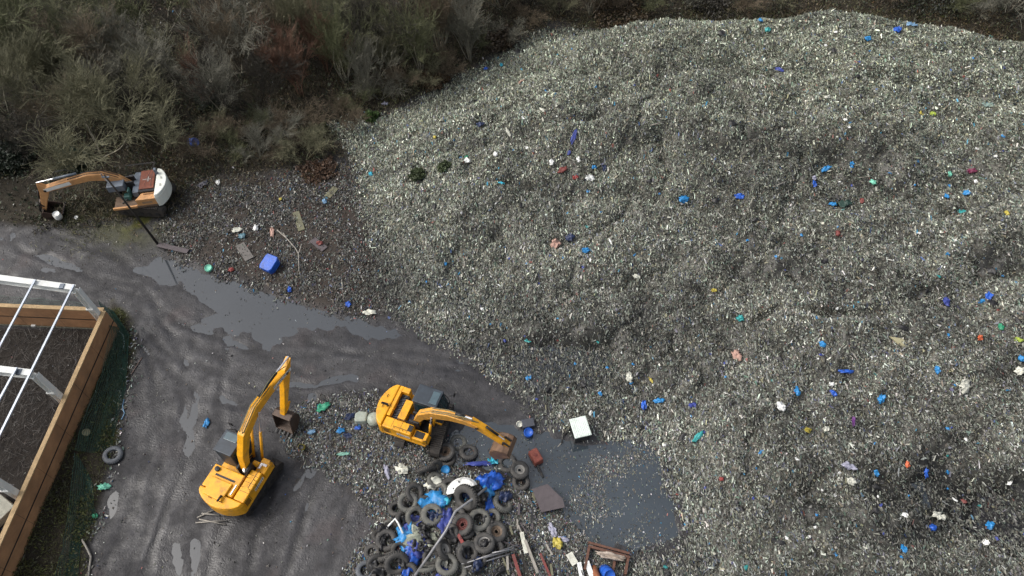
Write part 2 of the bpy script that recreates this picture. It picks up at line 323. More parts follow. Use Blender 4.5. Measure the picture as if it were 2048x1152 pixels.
# ------------------------------------------------------------------ water lying in every dip below its level
wm = mat('murky_sky_water', (.037, .042, .048), .05, 0, .12, .35, .01, spec=1.0, bscale=3)  # murk plus the sky's reflection painted into the base colour
pm = mat('dark_pond_water', (.036, .046, .055), .03, 0, .25, .25, .01, spec=1.0, bscale=3)
bw = MB(); bw.add([(-60, 2, WATER), (-8.6, 2, WATER), (-8.6, 19.2, WATER), (-60, 19.2, WATER), (-60, 46, WATER), (22, 46, WATER), (22, 19.2, WATER)], [(0, 1, 2, 3), (3, 2, 6, 5, 4)])
tag(bw.build('water', wm), kind='structure')
bw = MB(); bw.add([(-8.6, 2, WATER), (22, 2, WATER), (22, 19.2, WATER), (-8.6, 19.2, WATER)], [(0, 1, 2, 3)])
tag(bw.build('pond_water', pm), kind='structure')

# ------------------------------------------------------------------ scattered flakes
PAL = np.array([[.035, .033, .03], [.055, .054, .047], [.09, .09, .078], [.16, .165, .145], [.28, .29, .26], [.48, .49, .45], [.72, .73, .70],
                [.11, .085, .065], [.05, .06, .10], [.03, .07, .22], [.02, .22, .42], [.10, .16, .13], [.26, .24, .16], [.25, .07, .06], [.05, .05, .12], [.16, .16, .21]])
def flakes(x, y, z, ln, wd, tilt, dirbias, cols, lift=.05):
    n = len(x)
    ang = np.where(rng.random(n) < dirbias, math.pi/2+rng.normal(0, .30, n)+x*.005, rng.random(n)*math.pi)
    tl = rng.normal(0, tilt, n); tw = rng.normal(0, tilt, n)
    a = np.stack([np.cos(ang)*np.cos(tl), np.sin(ang)*np.cos(tl), np.sin(tl)], 1)*ln[:, None]*.5
    b = np.stack([-np.sin(ang)*np.cos(tw), np.cos(ang)*np.cos(tw), np.sin(tw)], 1)*wd[:, None]*.5
    c = np.stack([x, y, z+lift*rng.random(n)+np.abs(a[:, 2])*.6], 1)
    V = np.empty((n, 4, 3)); j = lambda: rng.uniform(.45, 1.2, (n, 1))
    V[:, 0] = c-a*j()-b*j(); V[:, 1] = c+a*j()-b*j(); V[:, 2] = c+a*j()+b*j(); V[:, 3] = c-a*j()+b*j()
    V[:, :, 2] += rng.normal(0, 1, (n, 4))*np.minimum(wd, .12)[:, None]*.35
    return V.reshape(-1, 3), np.arange(n*4).reshape(n, 4), np.repeat(cols, 4, 0)
def pick(n, wts, jit=.25):
    w_ = np.array(wts, float); w_ /= w_.sum()
    i = rng.choice(len(PAL), n, p=w_[:len(PAL)]); c = PAL[i]*rng.uniform(1-jit, 1+jit, (n, 1))*rng.uniform(.92, 1.08, (n, 3)); return c
litm = mat('shredded_plastic', (0, 0, 0), .5, 0, .2, 8, .0, attr='tint')
# rubbish heap: bumpy body and its flakes, one uncountable mass
hx = axis([(-14, 56, .16)]); hy = axis([(2, 58, .16)])
X, Y = np.meshgrid(hx, hy, indexing='ij'); Xr, Yr = X.ravel(), Y.ravel(); Zh, dh = heap_h(Xr, Yr)
Zh = Zh + rng.normal(0, .03, len(Zh)); Zh = np.where(dh > -.3, Zh, -.3)
nx, ny = len(hx), len(hy); ii = (np.arange(nx-1)[:, None]*ny+np.arange(ny-1)[None, :]).ravel()
F = np.stack([ii, ii+ny, ii+ny+1, ii+1], 1); keep = (dh[F] > -.15).all(1); F = F[keep]
us = np.unique(F); mp_ = np.zeros(len(Zh), int); mp_[us] = np.arange(len(us)); F = mp_[F]
hv = np.stack([Xr, Yr, Zh], 1)[us]
def tone(x, y):          # cleaner or muddier heap, plus tone contrast painted in for relief shading
    t = .74 + .40*sstep(20, 46, y) + fbm(x*.8, y*1.5, 6, 200, 4)*.75 + fbm(x, y*1.2, 1.6, 210, 3)*.5
    d = sdf(heap_poly, x, y)
    t = t + .25*np.exp(-(((x+11)/6)**2+((y-38)/8)**2))
    def blob(px, py, rx, ry, a):
        p = P(px, py, 1.0); return a*np.exp(-(((x-p[0])/rx)**2+((y-p[1])/ry)**2))
    t = t - blob(1880, 1020, 5.5, 2.4, .8) - blob(1060, 720, 2.6, 3.5, .4) - blob(755, 550, 2.4, 4.5, .65) - blob(1230, 330, 3.5, 2.0, .25) - blob(1500, 560, 5, 1.5, .2) - blob(1900, 370, 5, 1.6, .25) - blob(1560, 930, 3, 1, .2)
    return np.clip(t, .12, 1.35)
hc = np.array([.075, .074, .062])*tone(hv[:, 0], hv[:, 1])[:, None]*np.exp(rng.normal(-.1, .55, (len(hv), 1))).clip(.25, 3)*np.array([1.0, .97, .93])
def inview(x, y):
    k = y*math.cos(PITCH)+CAMH*math.sin(PITCH)-1; return (np.abs(x)/k < .74) & (y > 6.5)
def scatter_heap(n, l0, l1, w0, w1, wts, wd2, tilt=.45, lift=.06, bias=.6):
    x = rng.uniform(-14, 42, n); y = rng.uniform(5, 56, n); k = inview(x, y); x, y = x[k], y[k]; n = len(x)
    z, d = heap_h(x, y); k = (d > rng.uniform(-.5, .6, n)) & inview(x, y); x, y, z = x[k], y[k], z[k]
    z = np.maximum(z, ground_h(x, y)-.02)
    tn = tone(x, y); k = rng.random(len(x)) < .18+.82*np.clip(tn, 0, 1); x, y, z, tn = x[k], y[k], z[k], tn[k]
    m = len(x); c = pick(m, wts); dim = .32+.76*tn; c = c*dim[:, None]
    grn = (.3+.7*sstep(18, 50, y))[:, None]; c = (c*.84+.16*np.array([.15, .15, .135]))*1.22*(.93+.07*tn[:, None])*(1+grn*np.array([.0, .05, -.10]))
    return flakes(x, y, z, rng.uniform(l0, l1, m), rng.uniform(w0, w1, m), tilt, bias, c, lift)
#        dk  dk  md  md  lt  lt  wh brn nvy blu sky grn tan red vio lil
W_A = [11, 13, 20, 26, 17, 6.5, 1.9, 5, 1.3, .35, .2, 3, 2.4, .25, .7, 3]
A = scatter_heap(1100000, .05, .21, .02, .07, W_A, 0, .5, .10, .75)
B = scatter_heap(130000, .12, .36, .05, .13, [26, 20, 16, 16, 12, 4, 1.2, 6, 1.6, .4, .25, 3, 2, .3, .8, 2], 0, .5, .08, .7)
C3 = scatter_heap(34000, .18, .46, .03, .09, [6, 8, 12, 24, 24, 12, 4.5, 4, 2, .8, .4, 6, 4, .4, 1, 6], 0, .6, .14, .8)
parts = [(hv, np.concatenate([F]), hc), A, B, C3]
def merge(parts):
    Vs, Fs, Cs = [], [], []; o = 0
    for v, f, c in parts: Vs.append(v); Fs.append(f+o); Cs.append(c); o += len(v)
    return np.concatenate(Vs), np.concatenate(Fs), np.concatenate(Cs)
V, F, C = merge(parts)
tag(link('rubbish_heap', npmesh('rubbish_heap', V, F, 4, C), litm), 'vast sloping heap of shredded grey green plastic rubbish filling the right of the yard', 'rubbish', kind='stuff')
# loose litter outside the heap
def scatter_zone(n, x0, x1, y0, y1, prob, wts, l0, l1, w0, w1, mul=1.0, tilt=.35, lift=.05, bias=.55, zmin=WATER+.004):
    x = rng.uniform(x0, x1, n); y = rng.uniform(y0, y1, n); pr = prob(x, y); k = (rng.random(n) < pr) & inview(x, y); x, y = x[k], y[k]
    z = np.maximum(ground_h(x, y), zmin)
    m = len(x); return flakes(x, y, z, rng.uniform(l0, l1, m), rng.uniform(w0, w1, m), tilt, bias, pick(m, wts)*mul, lift)
clump = lambda x, y, s=1.2, seed=300: sstep(-.35, .35, fbm(x, y, s, seed, 3))
W_P = [24, 22, 18, 14, 10, 4.5, 2, 8, 3, 1.5, .8, 3, 1.5, .6, 1.5, 3]
pz = lambda x, y: sstep(-.7, .6, sdf(pile_poly, x, y)+fbm(x, y, 1, 301)*.6)*(.25+.75*clump(x, y))*(1-.93*sstep(-.2, .2, sdf(pond_poly, x, y)))
mz = lambda x, y: sstep(-.9, .8, sdf(mix_poly, x, y)+fbm(x, y, 1, 302)*.8)*(.12+.8*clump(x, y, 1.6, 305))
vz = lambda x, y: (.008+.05*np.exp(np.clip(sdf(mix_poly, x, y), -9, 0)*.8))*(sdf(veg_poly, x, y) > 0)
yz = lambda x, y: .05+.05*clump(x, y, 2.0, 310)*np.exp(-((x+2-y*.0)/9)**2)
ez = lambda x, y: .55*np.exp(-(sdf(verge_poly, x, y)/.35)**2)*clump(x, y, 1, 315)
fz = lambda x, y: sstep(0, .8, sdf(pond_poly, x, y))*(.035+.42*sstep(.05, .6, fbm(x, y, 2.6, 330, 3)+.55*np.exp(-(((x-4.3)/2.0)**2+((y-13.6)/2.2)**2))))
parts = [scatter_zone(240000, -13, 5, 7, 19.5, pz, W_P, .05, .24, .02, .08),
         scatter_zone(130000, -24, -6, 24, 41, mz, [30, 24, 16, 10, 7, 2.8, 1.2, 18, 1.5, .6, .3, 2, 1.5, 1.2, .6, 2], .05, .24, .02, .09, .74),
         scatter_zone(60000, -45, 0, 26, 60, vz, [10, 5, 5, 5, 8, 8, 6, 2, 1, 1, 1, 0, 0, 0, 0, 0], .08, .22, .05, .12, .8),
         scatter_zone(60000, -36, 4, 7, 36, yz, [26, 18, 14, 8, 4, 1.5, .7, 14, 1, .5, .3, 1, 1, 2, 0, 1], .04, .14, .03, .07),
         scatter_zone(26000, -28, -17, 7, 24, ez, [14, 8, 8, 10, 10, 8, 4, 6, 1, .5, .3, 5, 1, .4, 0, 1], .06, .24, .03, .1)]
V, F, C = merge(parts)
tag(link('loose_litter', npmesh('loose_litter', V, F, 4, C), litm), 'loose flakes of torn plastic and rubble strewn over the mud around the machines', 'litter', kind='stuff')
V, F, C = scatter_zone(110000, -5, 9.5, 9, 18.5, fz, [8, 14, 20, 18, 9, 3, 1, 14, 2, .4, .4, 4, 8, .4, 1, 2], .04, .15, .02, .06, .85, .08, .01, .75)
tag(link('floating_litter', npmesh('floating_litter', V, F, 4, C), litm), 'fine flecks of plastic floating on the dark pond', 'litter', kind='stuff')

# ------------------------------------------------------------------ undergrowth
leafm = mat('dark_leaf', (0, 0, 0), .55, 0, .3, 6, .0, attr='tint')
def under(n, x0, x1, y0, y1, prob, cols, wts, l0, l1, w0, w1, tilt, hgt, bias=.1):
    x = rng.uniform(x0, x1, n); y = rng.uniform(y0, y1, n); k = (rng.random(n) < prob(x, y)) & inview(x, y); x, y = x[k], y[k]; m = len(x)
    h, d = heap_h(x, y); k = d < .1; x, y = x[k], y[k]; m = len(x)
    cols = np.array(cols); zone = fbm(x, y, 5, 400, 3)*1.1+rng.normal(0, .28, m)
    q = np.clip((zone*.5+.5)*len(cols), 0, len(cols)-1).astype(int)
    c = cols[q]*rng.uniform(.35, 1.15, (m, 1))
    return flakes(x, y, ground_h(x, y)+hgt(x, y)*rng.random(m)**.7, rng.uniform(l0, l1, m), rng.uniform(w0, w1, m), tilt, bias, c, .05)
vzn = lambda x, y: sstep(-.6, .8, sdf(veg_poly, x, y)+fbm(x, y, 1.5, 410)*1.0)*(.35+.65*clump(x, y, 2.2, 412))
bh = lambda x, y: .1+.75*sstep(1, 5, sdf(veg_poly, x, y))*(.35+.65*clump(x, y, 3, 414))
UC = [[.095, .048, .02], [.066, .042, .022], [.045, .034, .02], [.026, .036, .017], [.034, .05, .017], [.066, .07, .022], [.11, .08, .03]]
parts = [under(240000, -52, 56, 27, 78, vzn, UC, 0, .10, .26, .05, .13, .7, bh),
         under(120000, -52, 56, 27, 78, vzn, [[.06, .05, .03], [.09, .07, .035], [.05, .05, .03], [.10, .075, .045]], 0, .25, .8, .012, .03, .9, bh, .3),
         under(130000, -34, -14, 6, 25, lambda x, y: sstep(-.2, .5, sdf(verge_poly, x, y)+fbm(x, y, .8, 420)*.3)*(.3+.7*clump(x, y, .9, 421)), [[.04, .032, .018], [.055, .06, .016], [.09, .10, .02], [.075, .065, .028]], 0, .06, .25, .012, .05, .9, lambda x, y: .12+0*x),
         under(330000, -32, 42, 28, 62, lambda x, y: np.exp(-((sdf(veg_poly, x, y)-2.6)/3.2)**2)*(.3+.7*clump(x, y, 1.3, 430)), [[.085, .085, .034], [.10, .11, .036], [.12, .11, .05], [.10, .07, .035], [.15, .12, .06], [.09, .055, .03]], 0, .10, .36, .015, .05, .9, lambda x, y: .2+0*x),
         under(14000, -34, -25, 14, 24, lambda x, y: .3*sstep(0, .4, sdf(shed_in, x, y)), [[.05, .04, .035], [.09, .08, .07], [.03, .025, .02]], 0, .2, .9, .01, .02, .5, lambda x, y: .1+0*x, .2),
         under(30000, -31, -22, 27, 34, lambda x, y: .6*sstep(-.4, .3, sdf(veg_poly, x, y))*clump(x, y, .8, 423), [[.06, .065, .014], [.04, .045, .014], [.05, .04, .02]], 0, .06, .22, .012, .04, .9, lambda x, y: .1+0*x)]
V, F, C = merge(parts)
tag(link('undergrowth', npmesh('undergrowth', V, F, 4, C), leafm), 'tangled brambles, dead bracken and rough grass beneath the leafless trees', 'undergrowth', kind='stuff')

# ------------------------------------------------------------------ bare trees
def gen_tree(seed, H, nstem, lean, fan, dens=1.0, drop=0.0):
    r = random.Random(seed); seg = []
    def grow(p, d, L, rad, lev, n):
        pts = [p]; st = L/n
        for i in range(n):
            d = (d+Vector((r.gauss(0, .12), r.gauss(0, .12), r.gauss(0, .06)+(.05 if lev < 2 else -drop)))).normalized()
            q = p+d*st; r0 = rad*(1-.75*i/n); r1 = rad*(1-.75*(i+1)/n); seg.append((p, q, r0, r1, lev)); p = q; pts.append((p, d.copy(), r1))
        return pts[1:]
    def rec(p, d, L, rad, lev):
        n = [6, 4, 3, 2][lev]; pts = grow(p, d, L, rad, lev, n)
        if lev == 3: return
        nc = int([8, 8, 6][lev]*dens+r.random())
        for _ in range(nc):
            q, dd, rr = pts[r.randrange(max(0, [1, 0, 0][lev]), len(pts))]
            ax = dd.orthogonal().normalized(); ax.rotate(Matrix.Rotation(r.random()*6.283, 3, dd)) if False else None
            ax = (Matrix.Rotation(r.random()*6.283, 3, dd) @ ax)
            nd = (dd*math.cos(fan[lev])+ax*math.sin(fan[lev])*r.uniform(.7, 1.3)+Vector((0, 0, .15 if lev < 2 else .05))).normalized()
            rec(q, nd, L*r.uniform(.38, .62), max(rr*.6, .008), lev+1)
    for s in range(nstem):
        a = r.random()*6.283 if nstem > 1 else 0; ln = lean*r.uniform(.3, 1.2) if nstem > 1 else .05
        d = Vector((math.cos(a)*math.sin(ln), math.sin(a)*math.sin(ln), math.cos(ln)))
        rec(Vector((math.cos(a)*.12, math.sin(a)*.12, -.15)), d, H*r.uniform(.65, .9), r.uniform(.05, .08), 0)
    return seg
def seg_mesh(name, seg, rmin):
    p = np.array([s[0] for s in seg]); q = np.array([s[1] for s in seg]); r0 = np.maximum([s[2] for s in seg], rmin); r1 = np.maximum([s[3] for s in seg], rmin)
    d = q-p; d /= np.linalg.norm(d, axis=1)[:, None]+1e-9
    up = np.where(np.abs(d[:, 2:3]) > .9, [[1., 0, 0]], [[0, 0, 1.]]); a = np.cross(d, up); a /= np.linalg.norm(a, axis=1)[:, None]; b = np.cross(d, a)
    n = len(seg); V = np.empty((n, 6, 3))
    for k in range(3):
        t = 2*math.pi*k/3; o = a*math.cos(t)+b*math.sin(t); V[:, k] = p+o*r0[:, None]; V[:, k+3] = q+o*r1[:, None]
    base = np.arange(n)[:, None]*6; F = np.concatenate([base+np.array([[k, (k+1) % 3, (k+1) % 3+3, k+3]]) for k in range(3)])
    return npmesh(name, V.reshape(-1, 3), F, 4)
VAR = []
for sd, H_, ns, ln, fan, dn, dr in [(1, 5, 5, .55, (.45, .5, .55), 1.0, 0), (2, 5, 7, .38, (.35, .42, .5), .95, 0), (3, 5, 4, .75, (.55, .6, .6), 1.1, .04), (4, 5, 6, .95, (.45, .5, .6), 1.0, .06), (5, 5, 3, .35, (.6, .6, .6), 1.2, 0), (6, 5, 9, .3, (.25, .3, .4), .8, 0)]:
    sg = gen_tree(sd, H_, ns, ln, fan, dn, dr)
    VAR.append((seg_mesh('trunk', [s for s in sg if s[4] <= 1 and (s[4] == 0 or s[2] > .028)], .026), seg_mesh('crown', [s for s in sg if s[4] > 1 or (s[4] == 1 and s[2] <= .028)], .0095)))
BARK = mat('pale_bark', (.26, .24, .185), .8, 0, .35, 3, 0)
TM = {'olive': mat('olive_twig', (.16, .155, .092), .8, 0, .3, 3, 0), 'grey': mat('grey_twig', (.165, .16, .125), .8, 0, .3, 3, 0),
      'red': mat('reddish_twig', (.16, .085, .055), .8, 0, .3, 3, 0), 'brown': mat('brown_twig', (.13, .10, .065), .8, 0, .3, 3, 0),
      'green': mat('mossy_twig', (.10, .108, .05), .8, 0, .3, 3, 0), 'dark': mat('dark_twig', (.03, .026, .019), .8, 0, .3, 3, 0)}
def tree(px, py, H_, v, colr, label=None, wide=1.0, group=None):
    p = PH(px, py); rz = random.random()*6.28; s = H_/5.0
    t = thing('bare_tree', label or 'leafless scrub tree in the thicket, crowded among its neighbours', 'tree', p, rz, group if not label else None)
    t.scale = (s*wide, s*wide, s)
    for nm, me in zip(('trunk', 'crown'), VAR[v]):
        o = bpy.data.objects.new(nm, me); COL.objects.link(o); o.parent = t
        if not me.materials: me.materials.append(TM['olive'])
        o.material_slots[0].link = 'OBJECT'; o.material_slots[0].material = TM[colr] if nm == 'crown' or colr in ('red', 'dark') else BARK
for a in [(604, 192, 4.6, 1, 'red', 'reddish brown leafless tree with fanned stems, left of the two reddish ones', .9), (655, 150, 4.2, 1, 'red', 'reddish brown leafless tree, right of the two reddish ones', .9),
          (452, 228, 4.6, 0, 'grey', 'spindly leafless tree with pale splayed trunks above the blue barrel', 1.0), (530, 120, 6.0, 2, 'grey', 'pale grey leafless tree with broad crown at the upper middle of the thicket', 1.15),
          (942, 122, 5.4, 1, 'grey', 'grey leafless tree with upright fanned stems beside the rubbish heap corner', .95), (880, 105, 5.2, 5, 'brown', 'brown leafless tree of straight upright stems just left of the grey fanned one', 1.2),
          (200, 312, 4.6, 3, 'olive', 'wide olive leafless tree arching over the faded orange excavator', 1.35), (255, 250, 5.0, 0, 'olive', 'rounded olive leafless tree behind the wide arching one', 1.15),
          (70, 110, 5.8, 4, 'green', 'mossy green leafless tree in the top left corner', 1.3), (330, 70, 5.5, 2, 'green', 'mossy leafless tree over the dark gap of bare soil', 1.2),
          (410, 215, 3.6, 1, 'red', 'small dull red leafless tree with thin upright twigs left of the pale splayed trunks', .9), (1180, 30, 4.0, 5, 'brown', 'low brown leafless bush on the rim behind the rubbish heap', 1.2),
          (2020, 22, 6.0, 2, 'grey', 'sparse leafless tree at the far top right corner', 1.2), (740, 190, 3.4, 5, 'grey', 'small thin leafless tree above the patch of dead bracken', 1.0)]:
    tree(a[0], a[1], a[2], a[3], a[4], a[5], a[6])
gp = 'leafless scrub trees crowded in the thicket'
for i, (px, py) in enumerate([(20, 230), (60, 300), (120, 200), (150, 130), (200, 180), (250, 150), (320, 190), (360, 160), (300, 260), (340, 290), (30, 170), (480, 160), (560, 150), (700, 120), (760, 110), (820, 95), (700, 60), (760, 40), (630, 70), (860, 40), (940, 30), (1000, 20),
    (460, 60), (400, 20), (180, 40), (120, 20), (10, 60), (-20, 330), (90, 260), (560, 50), (1060, 10), (1120, -20), (980, -20), (880, -30), (780, -40), (680, -30), (560, -40), (440, -40), (300, -40), (200, -50), (60, -50), (1220, -20), (1320, -20), (1420, -40), (-60, 200), (-70, 90), (1900, -10), (1980, -20), (2080, 10), (1750, -40), (790, 150), (520, 215), (640, 120), (690, 165), (840, 140), (150, 250), (230, 215), (100, 160), (410, 120), (600, 110), (1600, -50), (30, 10), (240, 10)]):
    tree(px+random.uniform(-8, 8), py+random.uniform(-6, 6), random.uniform(3.4, 5.4), [0, 2, 1, 3, 4, 5][i % 6], ['olive', 'grey', 'brown', 'green', 'olive', 'dark'][(i*5+i//6) % 6], None, random.uniform(.9, 1.25), gp)
for k, (px, py) in enumerate([(440, 262), (480, 268), (520, 262), (555, 275), (600, 268), (640, 300), (420, 300), (470, 310), (520, 318), (570, 312), (610, 322), (680, 230), (720, 215), (760, 200), (810, 180), (860, 165), (905, 145), (960, 100), (1010, 80), (1060, 50), (1120, 30), (1200, 22), (1290, 20), (1380, 18), (1480, 15), (1560, 5), (1780, 8), (1880, 15), (1960, 28), (700, 262)]):
    p = PH(px, py); t = thing('bramble_bush', 'low leafless bramble bush along the edge of the thicket', 'bush', p, random.random()*6, 'low bramble bushes along the thicket edge'); sc = random.uniform(.26, .42); t.scale = (sc*1.5, sc*1.5, sc)
    for nm, me in zip(('trunk', 'crown'), VAR[[3, 2, 0][k % 3]]):
        o = bpy.data.objects.new(nm, me); COL.objects.link(o); o.parent = t; o.material_slots[0].link = 'OBJECT'; o.material_slots[0].material = TM[['olive', 'brown', 'green', 'grey', 'brown'][k % 5]]
# evergreen ivy-clad bushes
def leafy(px, py, rad, hgt, col, label, name='evergreen_bush', n=2600):
    p = PH(px, py); t = thing(name, label, 'bush', p)
    m = MB()
    for k in range(5):
        a = k*1.256; m.tube([(0, 0, -.1), (math.cos(a)*rad*.25, math.sin(a)*rad*.25, hgt*.45), (math.cos(a)*rad*.55, math.sin(a)*rad*.55, hgt*.8)], [.06, .04, .015], 6)
    m.build('trunk', TM['dark'], t)
    u = rng.normal(0, 1, (n, 3)); u /= np.linalg.norm(u, axis=1)[:, None]; u[:, 2] = np.abs(u[:, 2])
    lump = .72+.5*fbm(u[:, 0]*3+px, u[:, 1]*3+u[:, 2]*2, 1.0, 500, 3)
    q = u*np.array([rad, rad, hgt])*lump[:, None]*(.55+.45*rng.random((n, 1))**.4)
    c = np.array(col)*rng.uniform(.5, 1.5, (n, 1))
    V, F, C = flakes(q[:, 0], q[:, 1], q[:, 2], rng.uniform(.1, .24, n), rng.uniform(.06, .14, n), .7, 0, c, .02)
    link('crown', npmesh('crown', V, F, 4, C), leafm, t)
for a in [(655, 35, 1.7, 2.6, (.014, .03, .012), 'dark evergreen bush between pale leafless trees at the top'), (150, 330, 1.5, 1.6, (.02, .04, .022), 'dark green ivy bush left behind the faded orange boom'),
          (30, 330, 1.8, 1.8, (.014, .024, .012), 'dark ivy bush at the left edge above the track'), (420, 205, 1.3, 1.1, (.018, .032, .016), 'low dark ivy bush at the feet of the small dull red tree'),
          (550, 60, 1.6, 1.8, (.016, .026, .012), 'dark bush below the broad pale grey tree'), (742, 238, .75, .6, (.04, .08, .014), 'bright green bramble clump on the heap edge'),
          (640, 262, .9, .5, (.05, .055, .02), 'small olive grass tussock beside the pale tongue of rubbish'),
          (1000, 85, 2.0, 1.0, (.04, .027, .014), 'brown dead bracken clump left of the heap top corner'), (865, 165, 1.6, .8, (.06, .035, .014), 'rusty orange bracken clump beside the heap edge'),
          (640, 345, 1.8, .45, (.075, .042, .024), 'rusty red bracken patch below the pale tongue of rubbish'), (1240, 22, 3.4, 1.0, (.055, .036, .016), 'long tan bracken bank along the back rim of the heap'),
          (1420, 10, 2.8, 1.3, (.025, .022, .014), 'dark brown bramble mound behind the back rim of the heap'), (1870, 0, 4.0, 2.0, (.016, .02, .011), 'near black thorn bush beyond the right end of the crest'),
          (890, 335, .6, .3, (.06, .08, .035), 'green weed clump growing low on the heap, upper of two'), (835, 350, .65, .3, (.06, .08, .035), 'green weed clump growing low on the heap, lower of two')]:
    leafy(*a)

# ------------------------------------------------------------------ excavators
def offset_poly(cl, wd):
    L = []; Rr = []
    for i, (x, z) in enumerate(cl):
        a = cl[max(i-1, 0)]; b = cl[min(i+1, len(cl)-1)]; dx, dz = b[0]-a[0], b[1]-a[1]; l = math.hypot(dx, dz)
        nx, nz = -dz/l*wd[i]/2, dx/l*wd[i]/2; L.append((x+nx, z+nz)); Rr.append((x-nx, z-nz))
    return L+Rr[::-1]
def excavator(name, label, O, heading, paint, cfg):
    root = thing(name, label, 'excavator', (O[0], O[1], cfg.get('z', .03)), R(heading))
    yc = .32; cx = -.55
    # tracks, turned on their own
    TR = Matrix.Translation((cx+cfg.get('tdx', 0), yc, 0)) @ Matrix.Rotation(R(cfg['track']), 4, 'Z')
    for sgn in (-1, 1):
        L2, h = 1.6, .42; m = MB()
        prof = [(-L2+h*.9+math.cos(a)*-h*.9, .42-math.sin(a)*.40) for a in np.linspace(-math.pi/2, math.pi/2, 8)]
        prof = [(-L2+.4-.4*math.cos(a), .42+.4*math.sin(a)) for a in np.linspace(-math.pi/2, math.pi/2, 8)]+[(L2-.4+.4*math.cos(a), .42+.4*math.sin(a)) for a in np.linspace(math.pi/2, -math.pi/2, 8)]
        m.prism(prof, sgn*1.0-.27, sgn*1.0+.27, TR)
        tk = m.build('track', TRK, root)
        g = MB()
        for k in range(22):
            x = -L2+.35+(2*L2-.7)*k/21
            g.box(x-.03, x+.03, sgn*1.0-.3, sgn*1.0+.3, .8, .87, TR); pass
        g.build('track_shoe', TRK, tk)
        f = MB()
        for k in range(5): f.lathe([(.01, -.3), (.15, -.3), (.15, .3), (.01, .3)], 12, TR @ Matrix.Translation((-1.1+.55*k, sgn*1.0, .3)) @ Matrix.Rotation(math.pi/2, 4, 'X'))
        f.build('roller', BLK, tk)
    m = MB(); m.box(-.9, .9, -.75, .75, .3, .62, TR); m.lathe([(.02, .6), (.62, .6), (.62, .88), (.02, .88)], 24, Matrix.Translation((cx, yc, 0))); m.build('undercarriage', BLK, root)
    # platform
    x1 = .75; y0, y1 = -.95, 1.6
    m = MB(); m.slab([(-1.7, y0), (.85, y0), (.95, y0+.15), (.95, -.35), (.1, -.35), (.1, .5), (.3, .5), (1.2, .5), (1.2, y1), (-1.7, y1)] , .88, 1.06); m.build('platform', paint if not cfg.get('open') else mat('dark_brown_paint', (.13, .085, .055), .75, 0, .4, 4, .2, dirt=(.05, .045, .04), dirt_amt=.6), root, .02)  # derelict machine's platform is darker brown than its orange body
    # counterweight with rounded tail
    arc = [(-1.62, y0-.02)]+[(-1.72-.62*math.sin(math.pi*tt)**.6, y0-.02+(y1-y0+.04)*tt) for tt in np.linspace(0.02, .98, 17)]+[(-1.62, y1+.02)]
    m = MB(); m.slab(arc, .84, 1.72); m2 = MB(); m2.slab(arc, 1.72, 1.9, inset=.05)
    m.v += []; cw = m.build('counterweight', cfg.get('cw', paint), root, .04); m2.build('counterweight_top', cfg.get('cw', paint), cw, .05)
    m = MB()
    for yy in (.0, .65): m.tube([(-2.0, yy, 1.88), (-2.0, yy, 1.97), (-2.0, yy+.14, 1.97), (-2.0, yy+.14, 1.88)], .018, 6)
    m.build('lifting_eye', BLK, cw)
    if not cfg.get('open'):
        # engine hood
        xs = cfg['hood_front']
        if cfg['style'] == 1:
            m = MB(); m.slab([(-1.6, -.28), (xs, -.28), (xs, y1-.03), (-1.6, y1-.03)], 1.06, 1.86, inset=.03); hd = m.build('engine_hood', paint, root, .05)
            m = MB(); m.slab([(-2.0, .05), (-1.0, .02), (-1.0, 1.3), (-1.95, 1.2)], 1.905, 1.99, inset=.05); m.build('hood_lid', paint, hd, .03)
            m = MB(); m.box(-.90, -.80, .05, 1.2, 1.86, 1.885); m.build('hood_vent', BLK, hd)
            m = MB(); m.box(-1.5, -.95, -.16, -.1, 1.862, 1.90); m.build('silver_duct', CHR, hd)
            m = MB(); m.lathe([(.01, 0), (.13, 0), (.13, .12), (.01, .14)], 16, Matrix.Translation((xs-.25, 1.25, 1.86))); m.build('air_intake_cap', BLK, hd)
            m = MB(); m.box(-1.62, -1.2, .62, .66, 1.975, 1.982); m.build('hood_seam', BLK, hd)
        else:
            m = MB(); m.slab([(-1.62, -.28), (-1.42, -.28), (-1.42, y1-.03), (-1.62, y1-.03)], 1.06, 1.84); m.slab([(-.98, -.28), (-.55, -.28), (-.55, .9), (-.98, .9)], 1.06, 1.86); m.box(-1.42, -.98, 1.25, y1-.03, 1.06, 1.84); hd = m.build('engine_hood', paint, root, .03)
            m = MB(); m.box(-1.43, -.97, -.28, 1.25, 1.06, 1.5); m.build('engine_bay', BLK, hd)
            m = MB()
            for k in range(13): m.tube([(-1.38+.06*(k % 3), -.15+k*.11, 1.52), (-1.05-.05*(k % 2), -.1+k*.11, 1.55+.03*(k % 3))], .022, 6)
            m.build('engine_pipe', GRYM, hd)
            m = MB(); m.box(-.54, -.1, -.25, .35, 1.06, 1.45); m.build('valve_block', mat('navy_block', (.04, .04, .09), .5), root, .03)
        m = MB()
        for xx in (-1.15, -.55): m.box(xx, xx+.018, y0-.004, y0-.001, 1.1, 1.76)
        for xx in (-1.1, -.6, -.2): m.box(xx, xx+.015, y0+.06, -.36, 1.801, 1.806)
        m.box(-2.1, -1.65, .3, .315, 1.902, 1.906)
        m.build('panel_seam', BLK, root)
        m = MB()
        for k in range(7): m.box(-1.55, -1.2, y0-.008, y0-.002, 1.16+k*.075, 1.19+k*.075)
        m.build('side_grille', BLK, root)
        m = MB(); m.tube([(-.3, .34, 1.1), (.1, .42, 1.5), (.3, .45, 1.3), (1.0, .35, 1.2)], .035, 6); m.tube([(-.3, -.22, 1.9), (.0, -.1, 2.1), (.2, -.12, 2.3)], .03, 6); m.build('loose_hose', BLK, root)
